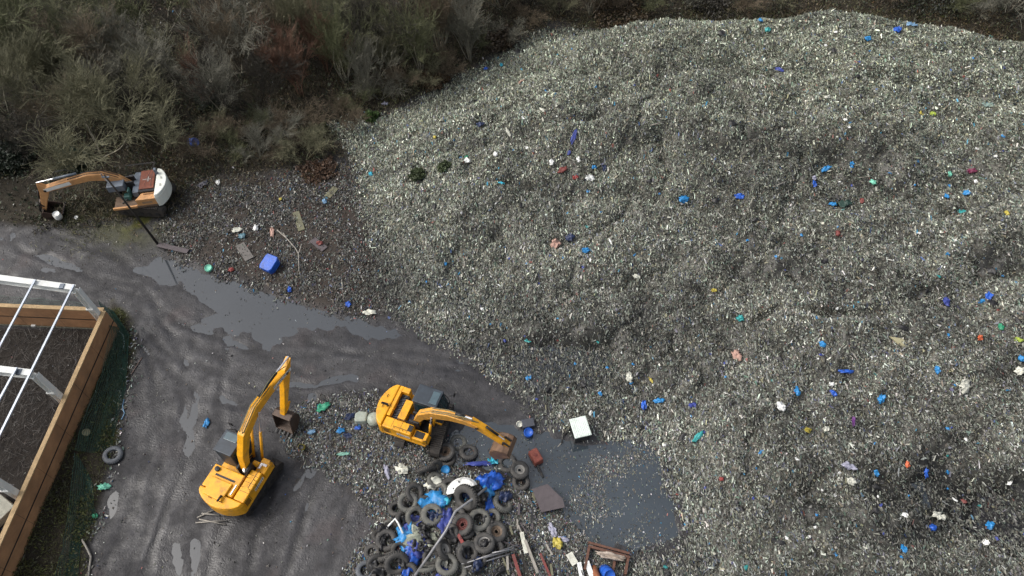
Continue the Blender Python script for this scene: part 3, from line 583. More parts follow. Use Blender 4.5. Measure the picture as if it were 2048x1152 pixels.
        m = MB(); m.tube([(-1.75, .18, 1.85), (-1.75, .18, 2.05), (-2.05, .12, 2.2)], .06, 10); m.build('exhaust_pipe', BLK, root)
        # right-hand side box: tank, tool box and steps
        m = MB(); m.slab([(-1.63, y0), (.1, y0), (.1, -.32), (-1.63, -.32)], 1.06, 1.80, inset=.04); m.build('side_cover', paint, root, .05)
        m = MB(); m.slab([(.1, y0), (.75, y0), (.92, y0+.12), (.92, -.38), (.1, -.38)], 1.06, 1.5, inset=.03); tb = m.build('tool_box', paint, root, .04)
        if cfg['style'] == 2:
            m = MB(); m.box(.2, .72, y0+.12, -.45, 1.5, 1.52); m.build('box_lid', BLK, tb, .01); m = MB(); m.box(-.18, .05, y0+.2, -.4, 1.801, 1.825); m.build('grip_plate', BLK, tb, .01)
        else:
            m = MB(); m.lathe([(.01, -.17), (.15, -.17), (.15, .17), (.01, .17)], 16, Matrix.Translation((.45, -.3, 1.55)) @ Matrix.Rotation(math.pi/2, 4, 'X')); m.build('filter_canister', paint, tb)
            m = MB(); m.box(.28, .6, -.62, -.5, 1.5, 1.62); m.box(.5, .62, -.85, -.6, 1.5, 1.58); m.build('grab_bracket', CHR, tb, .01)
            m = MB(); m.lathe([(.01, 0), (.14, 0), (.13, .1), (.01, .13)], 16, Matrix.Translation((-.12, -.12, 1.9))); m.build('white_cap', WHT, root)
        m = MB()   # handrails
        for a, b in [((-.9, y0+.1, 1.8), (.1, y0+.1, 1.8)), ((-.9, -.38, 1.82), (.1, -.38, 1.82))]:
            m.tube([a, (a[0], a[1], a[2]+.28), (b[0], b[1], b[2]+.28), b], .016, 6)
            m.tube([((a[0]+b[0])/2, a[1], a[2]), ((a[0]+b[0])/2, a[1], a[2]+.28)], .014, 6)
        m.tube([(.7, y0+.05, 1.5), (1.0, y0+.02, 1.75), (1.0, y0+.02, 1.2), (.9, y0+.02, .95)], .018, 6)
        m.build('handrail', BLK, root)
        # decal plate on the flank: pale band with worn dark lettering
        m = MB(); m.box(-.75, .0, y0-.006, y0-.003, 1.3, 1.52); pl = m.build('side_decal', WHT, root)
        m = MB()
        for k in range(6):
            x = -.70+k*.115; m.box(x, x+.02, y0-.011, y0-.007, 1.34, 1.48); m.box(x, x+.075, y0-.011, y0-.007, 1.345, 1.365); m.box(x+.055, x+.075, y0-.011, y0-.007, 1.37, 1.48)
            if k % 2: m.box(x, x+.075, y0-.011, y0-.007, 1.46, 1.48)
        m.build('decal_lettering', BLK, pl)
        # cab
        c0, c1 = cfg['cab']; m = MB(); ya, yb = .52, 1.58
        m.prism([(c0, 1.06), (c1+.1, 1.06), (c1+.1, 1.7), (c1-.15, 2.78), (c0, 2.78)], ya, yb); cb = m.build('cab', CABM, root, .06)
        m = MB(); m.slab([(c0-.03, ya-.02), (c1-.1, ya-.02), (c1-.1, yb+.02), (c0-.03, yb+.02)], 2.781, 2.86, inset=.04); rf = m.build('cab_roof', mat('cab_roof_slate', (.032, .042, .055), .45, .1, .35, 3, .05), cb, .03)
        m = MB(); m.slab([(c1-.62, ya+.14), (c1-.2, ya+.14), (c1-.2, yb-.14), (c1-.62, yb-.14)], 2.861, 2.89, inset=.05); m.build('roof_window', GL2, rf, .01)
        dx = -.25/1.08
        m = MB(); m.add([(c1+.105, ya+.1, 1.75), (c1+.105, yb-.1, 1.75), (c1-.12, yb-.1, 2.7), (c1-.12, ya+.1, 2.7), (c1+.125, ya+.1, 1.75), (c1+.125, yb-.1, 1.75), (c1-.10, yb-.1, 2.7), (c1-.10, ya+.1, 2.7)], [(0, 1, 2, 3), (4, 7, 6, 5), (0, 4, 5, 1), (1, 5, 6, 2), (2, 6, 7, 3), (3, 7, 4, 0)]); m.build('windscreen', GLS, cb)
        for yy, s in ((ya, -1), (yb, 1)):
            m = MB(); m.box(c0+.15, c1-.3, yy+s*.004-.004, yy+s*.004+.004, 1.75, 2.6); m.build('side_window', GLS, cb)
        m = MB()
        for yy in (ya+.1, ya+.35, yb-.35, yb-.1): m.tube([(c1+.14, yy, 1.75), (c1+.22, yy, 2.2), (c1-.06, yy, 2.8)], .018, 6)
        m.tube([(c1+.2, ya+.05, 1.95), (c1+.2, yb-.05, 1.95)], .016, 6); m.build('guard_bar', BLK, cb)
        m = MB(); m.tube([(c1+.05, yb, 2.3), (c1+.35, yb+.25, 2.35)], .015, 6); m.box(c1+.32, c1+.36, yb+.16, yb+.36, 2.15, 2.5); m.build('mirror', BLK, cb)
    else:
        # stripped, derelict upper works
        m = MB(); m.slab([(-1.5, -.95), (-.55, -.95), (-.55, .75), (-1.5, .75)], 1.72, 1.78); hd = m.build('engine_lid', RED, root, .02)
        m = MB(); m.box(-1.5, -.55, .0, .03, 1.784, 1.788, Matrix.Translation((0, -.1, 0))); m.v = []; m.f = []
        m.box(-1.25, -.72, -.13, -.06, 1.783, 1.79); m.box(-1.13, -1.06, -.32, .14, 1.791, 1.797); m.build('cross_mark', mat('chalky_grey', (.33, .3, .28), .8), hd)
        m = MB(); m.box(-1.55, -.5, -.95, .95, 1.06, 1.715); m.build('engine_bay', BLK, root)
        m = MB(); m.slab([(-.54, -.95), (-.12, -.95), (-.12, .95), (-.54, .95)], 1.3, 1.72, inset=.02); m.build('tank', GRYM, root, .03)
        m = MB(); m.slab([(-1.62, .98), (-.7, .98), (-.35, 1.58), (-1.62, 1.58)], 1.06, 1.62, inset=.0); sd = m.build('side_cover', paint, root, .03)
        m = MB(); m.box(-1.5, -.85, 1.06, 1.18, 1.621, 1.64); m.build('cover_recess', mat('brown_recess', (.2, .09, .03), .7), sd)
        m = MB(); m.box(-1.35, -.7, 1.581, 1.585, 1.22, 1.4); m.build('worn_decal', mat('dull_tan', (.3, .2, .12), .8), sd)
        m = MB(); m.box(-.1, .35, -.95, -.45, 1.06, 1.55); m.box(.1, .6, -.9, -.6, 1.06, 1.4); m.build('battery_box', GRYM, root, .03)
        m = MB(); m.slab([(.1, .55), (.55, .55), (.55, 1.0), (.1, 1.0)], 1.06, 1.45, inset=.1); m.box(.0, .12, .55, 1.0, 1.3, 1.95); m.build('seat', TEAL, root, .06)
        m = MB(); m.tube([(.0, .1, 1.1), (.25, .4, 1.5), (.2, .9, 1.3), (.7, 1.2, 1.1)], .04, 6); m.tube([(-.1, .2, 1.3), (.3, .6, 1.2), (.8, .7, 1.1)], .03, 6); m.build('loose_hose', BLK, root)
        m = MB(); m.slab([(.25, .1), (1.35, .1), (1.35, .72), (.25, .72)], 1.75, 2.25, inset=.02); m.build('grey_cover_box', GRYM, root, .04)
        m = MB(); m.box(-.3, 1.25, 1.5, 1.62, .95, 1.12); m.build('sill_beam', ORG, root, .01)
        m = MB(); m.tube([(-1.6, -1.05, 1.3), (-1.6, -1.1, 2.3), (.3, -1.1, 2.3), (.5, -1.05, 1.1)], .02, 6); m.tube([(-1.6, -1.25, 2.1), (.3, -1.25, 2.1)], .02, 6); m.tube([(-1.6, -1.1, 2.3), (-1.3, .6, 1.8)], .012, 5); m.tube([(-1.6, -1.1, 2.3), (-.9, .4, 1.8)], .012, 5); m.build('handrail', BLK, root)
        m = MB(); m.box(-1.75, -1.58, -.5, -.3, 1.7, 2.35); m.build('stub_post', GRYM, root, .02)
    # boom
    cl = cfg['boom']; wd = cfg['boom_w']; m = MB(); m.prism(offset_poly(cl, wd), -.19, .19); bm = m.build('boom', YE2 if cfg['style'] == 2 else paint, root, .03)
    m = MB(); m.box(-.25, .3, -.32, -.2, 1.06, 2.1); m.box(-.25, .3, .2, .32, 1.06, 2.1); m.build('boom_bracket', BLK, root, .02)
    bend = cl[cfg.get('bi', 2)]
    for s in (-1, 1):
        m = MB(); a = Vector((.85, s*.27, 1.15)); b = Vector((bend[0]-.05, s*.27, bend[1]-.05)); mid = a.lerp(b, .6); m.tube([a, mid], .075, 10); rm = m.build('boom_cylinder', paint if cfg['style'] != 3 else BLK, root, 0, True)
        m = MB(); m.tube([mid, b], .04, 8); m.build('piston_rod', CHR, rm)
    sr, sp, se = cfg['stick']    # rear lug, pivot, end
    m = MB(); a = Vector((cl[-3][0]*.55+cl[-2][0]*.45, 0, max(cl[-3][1], cl[-2][1])+wd[-3]*.5+.12)); b = Vector((sr[0], 0, sr[1]))
    mid = a.lerp(b, .58); m.tube([a, mid], .085, 12); ac = m.build('arm_cylinder', GRYM if cfg['style'] == 3 else BLK, root, 0, True)
    m = MB(); m.tube([mid, b], .05, 10); m.build('piston_rod', CHR, ac)
    m = MB()
    for s, dz in ((-.12, .05), (.12, .08), (-.05, .11)):
        pp = [(x, s, z+w_/2+dz) for (x, z), w_ in zip(cl[:-1], wd)]; m.tube(pp, .022, 6)
    m.tube([(a.x, -.1, a.z), (a.x+.6, -.16, a.z+.28), (a.x+1.3, -.16, a.z+.22), (b.x-.5, -.12, b.z-.1)], .022, 6)
    m.build('hydraulic_hose', TM['olive'] if cfg['style'] < 3 else BLK, bm, 0, True)
    if cfg['style'] == 1:
        d = Vector((cl[-1][0]-cl[-2][0], 0, cl[-1][1]-cl[-2][1])); q = Vector((cl[-2][0], 0, cl[-2][1])); dn = d.normalized(); up = Vector((-dn.z, 0, dn.x))
        Mx = Matrix(((dn.x, 0, up.x, q.x), (0, 1, 0, 0), (dn.z, 0, up.z, q.z), (0, 0, 0, 1)))
        m = MB(); m.box(.15, 1.65, -.197, -.192, -.11, .11, Mx); pl = m.build('boom_decal', WHT, bm); m = MB()
        for k in range(7):
            x = .22+k*.2; m.box(x, x+.035, -.203, -.198, -.075, .075, Mx); m.box(x+.1, x+.13, -.203, -.198, -.075, .05, Mx); m.box(x+.036, x+.099, -.203, -.198, -.075 if k % 2 else .045, -.05 if k % 2 else .07, Mx)
        m.build('decal_lettering', BLK, pl)
    if cfg['style'] == 3:
        d = Vector((cl[-1][0]-cl[-2][0], 0, cl[-1][1]-cl[-2][1])); q = Vector((cl[-2][0], 0, cl[-2][1])); dn = d.normalized(); up = Vector((-dn.z, 0, dn.x))
        Mx = Matrix(((dn.x, 0, up.x, q.x), (0, 1, 0, 0), (dn.z, 0, up.z, q.z), (0, 0, 0, 1)))
        m = MB(); m.box(-.1, 1.75, .192, .197, -.12, .14, Mx); m.build('white_boom_panel', WHT, bm)
    # stick
    dx, dz = se[0]-sp[0], se[1]-sp[1]; l = math.hypot(dx, dz); ux, uz = dx/l, dz/l; nx, nz = -uz, ux
    if (sr[0]-sp[0])*nx+(sr[1]-sp[1])*nz < 0: nx, nz = -nx, -nz
    pt = lambda a, b: (sp[0]+ux*a+nx*b, sp[1]+uz*a+nz*b)
    m = MB(); m.prism([sr, pt(-.25, -.18), pt(.1, -.24), pt(l*.55, -.14), pt(l, -.10), pt(l+.08, .05), pt(l-.02, .12), pt(l*.5, .24), pt(.3, .32)], -.16, .16); st = m.build('stick', paint, root, .03)
    m = MB(); m.lathe([(.01, -.21), (.09, -.21), (.09, .21), (.01, .21)], 14, Matrix.Translation((sp[0], 0, sp[1])) @ Matrix.Rotation(math.pi/2, 4, 'X')); m.lathe([(.01, -.2), (.06, -.2), (.06, .2), (.01, .2)], 12, Matrix.Translation((se[0], 0, se[1])) @ Matrix.Rotation(math.pi/2, 4, 'X')); m.build('pivot_pin', BLK, st)
    # bucket
    th = cfg['bth']; fl = cfg.get('flip', 1); dv = (math.sin(th), -math.cos(th)); ov = (-math.cos(th)*fl, -math.sin(th)*fl); bs = cfg.get('bs', 1.0)
    B = lambda a, b: (se[0]+(ov[0]*a+dv[0]*b)*bs, se[1]+(ov[1]*a+dv[1]*b)*bs)
    prof = [(.22, -.12), (-.12, -.12), (-.32, .12), (-.42, .45), (-.36, .8), (-.12, 1.08), (.25, 1.18), (.62, 1.16)]
    m = MB(); inn = [(a*.9+.03, b*.93+.02) for a, b in prof]
    for i in range(len(prof)-1): m.prism([B(*prof[i]), B(*prof[i+1]), B(*inn[i+1]), B(*inn[i])], -.55, .55)
    bmat = cfg['bmat']; bk = m.build('bucket', bmat, root)
    for s in (-.55, .52):
        m = MB(); m.prism([B(*p) for p in prof], s-.005, s+.035); m.build('bucket_side', bmat, bk)
    m = MB()
    for k in range(5): yy = -.48+.24*k; m.prism([B(.60, 1.12), B(.86, 1.17), B(.60, 1.22)], yy-.05, yy+.05)
    m.build('bucket_tooth', BLK, bk)
    bl = pt(l*.72, .30); lk = B(-.28, -.2)
    for nm, yy in (('linkage', 0),):
        m = MB(); m.prism(offset_poly([bl, lk], [.1, .1]), -.2, -.13); m.prism(offset_poly([bl, lk], [.1, .1]), .13, .2); m.prism(offset_poly([pt(l*.8, .02), bl], [.09, .09]), -.2, -.16); m.prism(offset_poly([pt(l*.8, .02), bl], [.09, .09]), .16, .2); m.build(nm, BLK if cfg['style'] != 1 else YEL, root)
    m = MB(); a = Vector((pt(.25, .42)[0], 0, pt(.25, .42)[1])); b = Vector((bl[0], 0, bl[1])); mid = a.lerp(b, .65); m.tube([a, mid], .065, 10); bc = m.build('bucket_cylinder', BLK, root, 0, True); m = MB(); m.tube([mid, b], .035, 8); m.build('piston_rod', CHR, bc)
    return root
O1 = P(490, 935, 1.9)
excavator('excavator', 'amber yellow excavator with boom raised and bucket on the mud, nearest the brown walled shed', O1, 68, YEL,
    dict(style=1, track=-4, tdx=.35, hood_front=-.35, cab=(.0, 1.3), boom=[(0, 1.75), (.35, 2.9), (1.0, 3.95), (2.2, 4.45), (3.45, 4.35), (4.75, 4.05)], boom_w=[.3, .48, .62, .6, .5, .3], bi=3,
         stick=((5.4, 4.55), (4.75, 4.0), (3.42, 1.4)), bth=.15, bmat=BKT))
O2 = P(832, 838, 1.9)
excavator('excavator', 'amber yellow excavator with its boom stretched low over the dark pond beside the tyres', O2, -20, YEL,
    dict(style=2, track=-82, tdx=.75, hood_front=-.55, cab=(-.35, 1.15), boom=[(0, 1.75), (.45, 2.75), (1.2, 3.45), (2.1, 3.85), (2.9, 3.95), (3.7, 3.85)], boom_w=[.3, .45, .58, .52, .42, .28], bi=2,
         stick=((3.35, 4.35), (3.65, 3.8), (5.35, 2.55)), bth=-1.05, flip=-1, bmat=BK2, bs=.95))
O3 = P(264, 367, 1.9)
excavator('excavator', 'derelict faded orange excavator with a white counterweight and rust red lid parked against the thicket', O3, 190, ORG,
    dict(style=3, track=-14, open=True, cw=IVO, z=.25, boom=[(0, 1.5), (.6, 2.2), (1.35, 2.65), (2.3, 2.75), (3.6, 2.5), (5.2, 2.15)], boom_w=[.3, .48, .6, .52, .45, .36], bi=2,
         stick=((5.55, 2.75), (5.3, 2.1), (6.2, .35)), bth=-.85, bmat=RSTB, bs=.85))

# ------------------------------------------------------------------ unfinished shed
sh = thing('unfinished_shed', 'roofless shed of brown board walls with white portal frames and bare steel purlins', 'shed', (-24.2, 23.3, 0))
org = Vector((-24.2, 23.3, 0))
wE0 = Vector((-23.85, 23.5, 0))-org; wE1 = Vector((-25.1, 2.0, 0))-org
WH = 2.1
def wall(p, q, name, thick=.14):
    d = (q-p); L_ = d.length; ang = math.atan2(d.y, d.x); M = Matrix.Translation(p) @ Matrix.Rotation(ang, 4, 'Z')
    m = MB(); m.box(0, L_, 0, thick, 0, 1.0, M); m.box(0, L_, .0, thick, 1.07, WH-.08, M); wl = m.build(name, WOODB, sh, .008)
    m = MB(); m.box(0, L_, -.004, thick+.004, .99, 1.08, M); m.build('board_gap_shade', BLK, wl)  # black strip standing proud, painting in the dark of the gap
    m = MB(); m.box(-.02, L_, -.02, thick+.09, WH-.08, WH, M); m.build('top_rail', WOODT, wl, .01)
    m = MB(); m.box(0, L_, -.1 if name == 'wall' else -.06, -.03, 0, .12, M); m.build('base_kerb', CONC, wl)
    m = MB()
    k = 2.4
    while k < L_: m.box(k, k+.012, -.003, thick+.003, .01, WH-.085, M); k += 2.4
    m.build('board_joint', BLK, wl)
wall(wE1, wE0, 'wall'); 
wN1 = Vector((-44, 24.5, 0))-org; wall(wN1, wE0+Vector((-.16, -.0, 0)), 'wall')
def hbeam(a, b, w_=.32, h_=.36, up=Vector((0, 1, 0))):
    d = (b-a).normalized(); s = up.cross(d).normalized(); u = d.cross(s); m = MB(); L_ = (b-a).length
    M = Matrix((( d.x, s.x, u.x, a.x), (d.y, s.y, u.y, a.y), (d.z, s.z, u.z, a.z), (0, 0, 0, 1)))
    m.box(0, L_, -h_/2, -h_/2+.03, -w_/2, w_/2, M); m.box(0, L_, h_/2-.03, h_/2, -w_/2, w_/2, M); m.box(0, L_, -h_/2+.03, h_/2-.03, -.02, .02, M)
    return m
EZ = 4.6
for yy in (0.0, -5.35, -10.7, -16.05):
    x = yy*.075*.8; base = Vector((x-.1, yy, .1)); top = Vector((x-.1, yy, EZ))
    c = hbeam(base, top).build('column', WHT, sh, .01)
    m = MB(); m.box(x-.36, x+.06, yy-.19, yy+.19, 2.7, 2.82); m.build('bracket', WHT, c, .01)
    r0 = Vector((x-.1, yy, EZ)); rb = Vector((x-10, yy+.5, EZ+1.7))
    rf = hbeam(r0, rb, .36, .40).build('rafter', WHT, sh, .01)
    m = MB(); m.box(x-.85, x-.6, yy-.16, yy+.16, EZ+.22, EZ+.34); m.build('splice_plate', GRYM, rf, .01)
for off, ys in ((0, .1), (2.0, .1), (1.02, -5.25), (4.2, .1), (6.4, .1), (8.6, .1)):
    m = MB(); z = EZ+.27+off*.17; M = None
    a = Vector((-.1-off, ys+off*.05, z)); b = Vector((-.1-off-18*.06, -18, z)); d = (b-a).normalized(); s = Vector((-d.y, d.x, 0))
    MM = Matrix(((d.x, s.x, 0, a.x), (d.y, s.y, 0, a.y), (0, 0, 1, a.z), (0, 0, 0, 1))); L_ = (b-a).length
    m.box(0, L_, -.07, .07, .0, .03, MM); m.box(0, L_, -.07, -.05, -.12, .0, MM); m.box(0, L_, .05, .07, .03, .08, MM); m.build('purlin', STEEL, sh)
# pale slab lying inside
m = MB(); m.slab([(-.9, -.6), (.9, -.6), (.9, .6), (-.9, .6)], 0, .5); o = m.build('concrete_block', mat('pale_concrete', (.36, .35, .29), .85, 0, .25, 4, .3), None, .03, loc=PH(-5, 1035), rz=1.0)
tag(o, 'pale concrete block lying inside the brown walled shed', 'block')
m = MB(); m.slab([(-.16, -.12), (.16, -.12), (.16, .12), (-.16, .12)], 0, .16, inset=.15); tag(m.build('white_rag', plastic('white', (.6, .6, .58)), None, .03, loc=PH(70, 652)), 'small white rag on the dark shed floor by the north wall', 'rag')
# green netting sagging along the wall
netm = mat('green_netting', (.012, .055, .038), .6, 0, .3, 3, 0)
def net(pts_l, pts_r, n1, n2, lab, sag=.35):
    m = MB(); G = []
    for i in range(n1+1):
        t_ = i/n1*(len(pts_l)-1); k = min(int(t_), len(pts_l)-2); f = t_-k
        a = Vector(pts_l[k]).lerp(Vector(pts_l[k+1]), f); b = Vector(pts_r[k]).lerp(Vector(pts_r[k+1]), f); row = []
        for j in range(n2+1):
            p = a.lerp(b, j/n2); u = j/n2; p.z += -sag*4*u*(1-u)+.12*(mnoise.noise(Vector((p.x*1.3, p.y*.8, j*.3))))+.02; p.x += .06*mnoise.noise(Vector((p.y*2, j, 1)))
            gz = float(ground_h(p.x, p.y))+.03; p.z = max(p.z, gz); row.append(p)
        G.append(row)
    for i in range(n1+1): m.tube(G[i], .006, 3)
    for j in range(n2+1): m.tube([G[i][j] for i in range(n1+1)], .011, 3)
    o = m.build('green_net', netm); tag(o, lab, 'netting')
def q3(px, py, z): v = P(px, py, z); return (v[0], v[1], v[2])
net([q3(195, 600, 1.2), q3(222, 660, 1.3), q3(205, 745, 1.2), q3(165, 850, 1.1), q3(150, 900, .9)], [q3(225, 620, .4), q3(258, 668, .3), q3(252, 770, .2), q3(232, 850, .2), q3(222, 900, .15)], 110, 22, 'long green debris net sagging beside the corner of the brown shed wall')
net([q3(150, 905, .8), q3(142, 980, .7), q3(135, 1050, .6), q3(105, 1180, .5)], [q3(185, 965, .15), q3(190, 1030, .15), q3(165, 1075, .12), q3(150, 1190, .12)], 70, 16, 'torn green debris net trailing past the lower end of the shed wall')
net([q3(-40, 590, .9), q3(60, 596, .9), q3(150, 605, .9), q3(190, 612, 1.0)], [q3(-40, 612, .3), q3(60, 616, .3), q3(150, 622, .3), q3(205, 625, .4)], 80, 12, 'green debris net lying behind the north board wall under the white rafter')

# ------------------------------------------------------------------ utility pole
pb = PH(318, 490)
def proj(p):
    q = np.array(p)-np.array([0, 0, CAMH]); k = q@cF; return 1024+FPX*q[0]/k, 576-FPX*(q@cU)/k
best = min(((abs(proj((pb.x+lx, pb.y+.5, z))[0]-208)+abs(proj((pb.x+lx, pb.y+.5, z))[1]-350), lx, z) for lx in np.arange(-2, 1, .1) for z in np.arange(3, 9, .1)))
po = thing('utility_pole', 'thin dark tarred pole leaning over the faded orange boom', 'pole', pb)
m = MB(); m.tube([(0, 0, -.3), (best[1]*.5, .25, best[2]*.5), (best[1], .5, best[2])], [.09, .065, .045], 10); m.build('shaft', POLE, po, 0, True)
m = MB(); m.box(best[1]-.22, best[1]+.22, .45, .55, best[2]-.22, best[2]-.15); m.tube([(best[1]-.15, .5, best[2]-.15), (best[1]-.15, .5, best[2]+.08)], .03, 8); m.build('crossarm', GRYM, po)

# ------------------------------------------------------------------ tyres
def tyre_mesh(Ro, Ri, w_, rim):
    m = MB(); h = w_/2; mid = (Ro+Ri)/2
    prof = [(Ri, -h*.62), (Ri+.03, -h*.85), (mid, -h), (Ro-.05, -h*.9), (Ro, -h*.6), (Ro, -.01), (Ro, h*.6), (Ro-.05, h*.9), (mid, h), (Ri+.03, h*.85), (Ri, h*.62), (Ri+.03, 0)]
    m.lathe(prof, 32, None, True)
    for k in range(32):
        a = 2*math.pi*k/32; M = Matrix.Rotation(a, 4, 'Z'); m.box(Ro-.01, Ro+.018, -.03, .03, -h*.6, h*.6, M)
    return m
def rim_mb(Ri):
    m = MB(); m.lathe([(Ri+.02, .08), (Ri-.03, .06), (Ri-.06, -.03), (Ri*.55, -.05), (Ri*.32, .02), (Ri*.32, -.02)], 24)
    for k in range(8):
        a = k*math.pi/4; m.lathe([(.001, .04), (.02, .035), (.02, -.05)], 8, Matrix.Translation((math.cos(a)*Ri*.43, math.sin(a)*Ri*.43, .01)))
    return m
base_tyre = []
for Ro, Ri, w_ in ((.50, .27, .27), (.47, .22, .22)):
    base_tyre.append((tyre_mesh(Ro, Ri, w_, 0), rim_mb(Ri), Ro, w_))
_tm = {}
def tyre(px, py, s, tx, ty, z, kind, mt, rim, label, group='scrap tyres piled beside the pond'):
    p = PH(px, py)
    t = thing('tyre', label, 'tyre', (p.x, p.y, max(p.z, WATER)+z), 0, group); t.rotation_euler = (R(tx), R(ty), random.random()*6)
    t.rotation_mode = 'XYZ'; t.scale = (s, s, s)
    key = (kind, mt.name)
    if key not in _tm:
        o = base_tyre[kind][0].build('casing', mt, t, 0, True); _tm[key] = o.data
    else:
        o = bpy.data.objects.new('casing', _tm[key]); COL.objects.link(o); o.parent = t
    if rim:
        rk = ('r', kind, rim.name)
        if rk not in _tm: o = base_tyre[kind][1].build('rim', rim, t, 0, True); _tm[rk] = o.data
        else: o = bpy.data.objects.new('rim', _tm[rk]); COL.objects.link(o); o.parent = t
RIMW = mat('pale_rim', (.3, .29, .27), .6, .2, .3); RIMR = mat('red_rim', (.12, .035, .03), .7, .1, .3); RIMB = mat('brown_rim', (.14, .10, .07), .7, .1, .4)
tyre(228, 912, 1.0, 4, -6, .12, 0, RUBG, None, 'lone grey tyre lying on the mud track beside the green net', None)
tyre(892, 911, 1.05, 5, 0, .30, 0, RUB, RIMB, 'big tyre with a rusty hub at the pond edge below the second excavator body')
tyre(893, 918, 1.05, 3, 0, .05, 0, RUB, None, 'tyre under the big rusty hubbed one at the pond edge')
tyre(938, 911, 1.0, 12, 14, .12, 0, RUB, None, 'black hollow tyre half sunk between the rusty hubbed tyre and the hanging bucket')
tyre(917, 890, .95, 3, 0, -.06, 0, RUBL, None, 'nearly submerged tyre showing only a ring above the pond')
tyre(1015, 931, 1.05, 0, 4, -.02, 0, RUB, None, 'wet tyre lying flat in the pond below the hanging bucket')
tyre(1042, 966, .95, 6, 0, .1, 0, RUB, None, 'tyre at the bottom of the small stack in the pond'); tyre(1039, 948, 1.0, 3, 0, .42, 0, RUB, RIMW, 'tyre with a pale round hub topping the small stack in the pond')
tyre(855, 944, 1.0, 10, 78, .35, 0, RUB, None, 'upright tyre standing on edge left of the small blue tub')
tyre(871, 938, .9, 60, 40, .3, 1, RUB, None, 'tilted tyre leaning right of the upright one'); tyre(830, 990, 1.0, 25, 20, .35, 0, RUB, None, 'tyre behind the topmost left one of the pile')
tyre(818, 1011, 1.05, 14, 8, .5, 0, RUBL, None, 'dusty tyre, topmost at the left shoulder of the pile'); tyre(797, 1022, 1.0, 10, -24, .3, 0, RUB, None, 'tyre leaning against the left shoulder of the pile')
tyre(865, 1035, 1.15, 5, 0, .45, 1, RUBL, None, 'pale dusty tyre ring filled with blue sheet below the sky blue netting'); tyre(832, 1038, 1.0, 32, 0, .4, 0, RUBL, None, 'dusty tyre tilted towards the pale ring')
tyre(809, 1042, .95, 28, 30, .25, 0, RUB, None, 'small tyre wedged under the tilted dusty tyre'); tyre(774, 1083, 1.1, 10, 14, .25, 0, RUB, None, 'large hollow tyre at the left edge of the pile')
tyre(933, 1003, 1.45, 46, 24, .55, 1, RUB, None, 'very large dark tyre tilted below the white curved panel'); tyre(926, 1055, 1.1, 12, 12, .45, 0, RUB, RIMR, 'tyre with a dull red hub right of the long bent post')
tyre(929, 1062, 1.05, 8, 10, .18, 0, RUB, None, 'tyre beneath the red hubbed one'); tyre(959, 1044, 1.1, 8, -4, .35, 0, RUBL, None, 'dusty tyre packed with rubbish right of the red hubbed one')
tyre(993, 1067, 1.05, 14, 0, .3, 0, RUB, RIMB, 'brown hubbed tyre at the right edge of the pile'); tyre(969, 1091, 1.05, 5, 3, .4, 0, RUB, RIMW, 'tyre with a ring of pale wheel nuts at its hub')
tyre(936, 1110, 1.1, 28, 0, .35, 0, RUB, None, 'tyre tilted forward just below the pale nutted one'); tyre(895, 1134, 1.1, 6, 0, .4, 0, RUBL, None, 'greenish grey tyre at the very front of the pile beside the long post')
tyre(890, 1104, 1.0, 50, 10, .4, 0, RUB, RIMW, 'steeply tipped tyre with a pale hub behind the front one'); tyre(903, 1070, 1.0, 30, -30, .25, 1, RUB, None, 'half hidden tyre under the long bent post')
tyre(753, 1129, 1.0, 20, 40, .2, 1, RUB, None, 'tyre at the lower left foot of the pile'); tyre(776, 1116, .95, 60, 30, .3, 0, RUB, None, 'tyre on its side between the left foot and the blue bundle')
tyre(733, 1143, 1.0, 8, 10, .12, 0, RUBG, None, 'outermost grey tyre in the bottom left of the pile'); tyre(795, 1130, 1.2, 30, 40, .35, 0, RUB, None, 'big tyre leaning on the long blue bundle')
tyre(765, 1152, 1.0, 10, 0, .2, 0, RUB, None, 'tyre cut by the bottom edge below the left foot'); tyre(857, 1140, 1.0, 20, 60, .3, 1, RUBL, None, 'upright dusty tyre beside the foot of the long post')
tyre(950, 1128, .95, 20, 10, .12, 1, RUB, None, 'tyre under the bundle of thin steel tubes'); tyre(870, 962, .9, 15, -20, .1, 1, RUBL, None, 'half buried tyre among white scraps below the blue tub')
for k, (px, py) in enumerate([(880, 985), (905, 1010), (850, 1010), (845, 1065), (875, 1085), (915, 1035), (945, 1075), (990, 1100), (960, 1120), (915, 1145), (820, 1145), (800, 1100), (780, 1055), (900, 975), (950, 1020), (985, 1035), (862, 1115), (745, 1105), (1005, 1010), (760, 1075)]):
    tyre(px, py, random.uniform(.82, 1.08), random.uniform(-35, 35), random.uniform(-35, 35), random.uniform(-.05, .16), k % 2, RUB if k % 3 else RUBL, None, 'grubby scrap tyre half buried in the rubbish of the tyre pile', 'half buried tyres in the pile')
tyre(690, 812, .62, 5, 0, .02, 1, RUBL, RIMW, 'small wheel lying on the mud right of the green sheet', None)

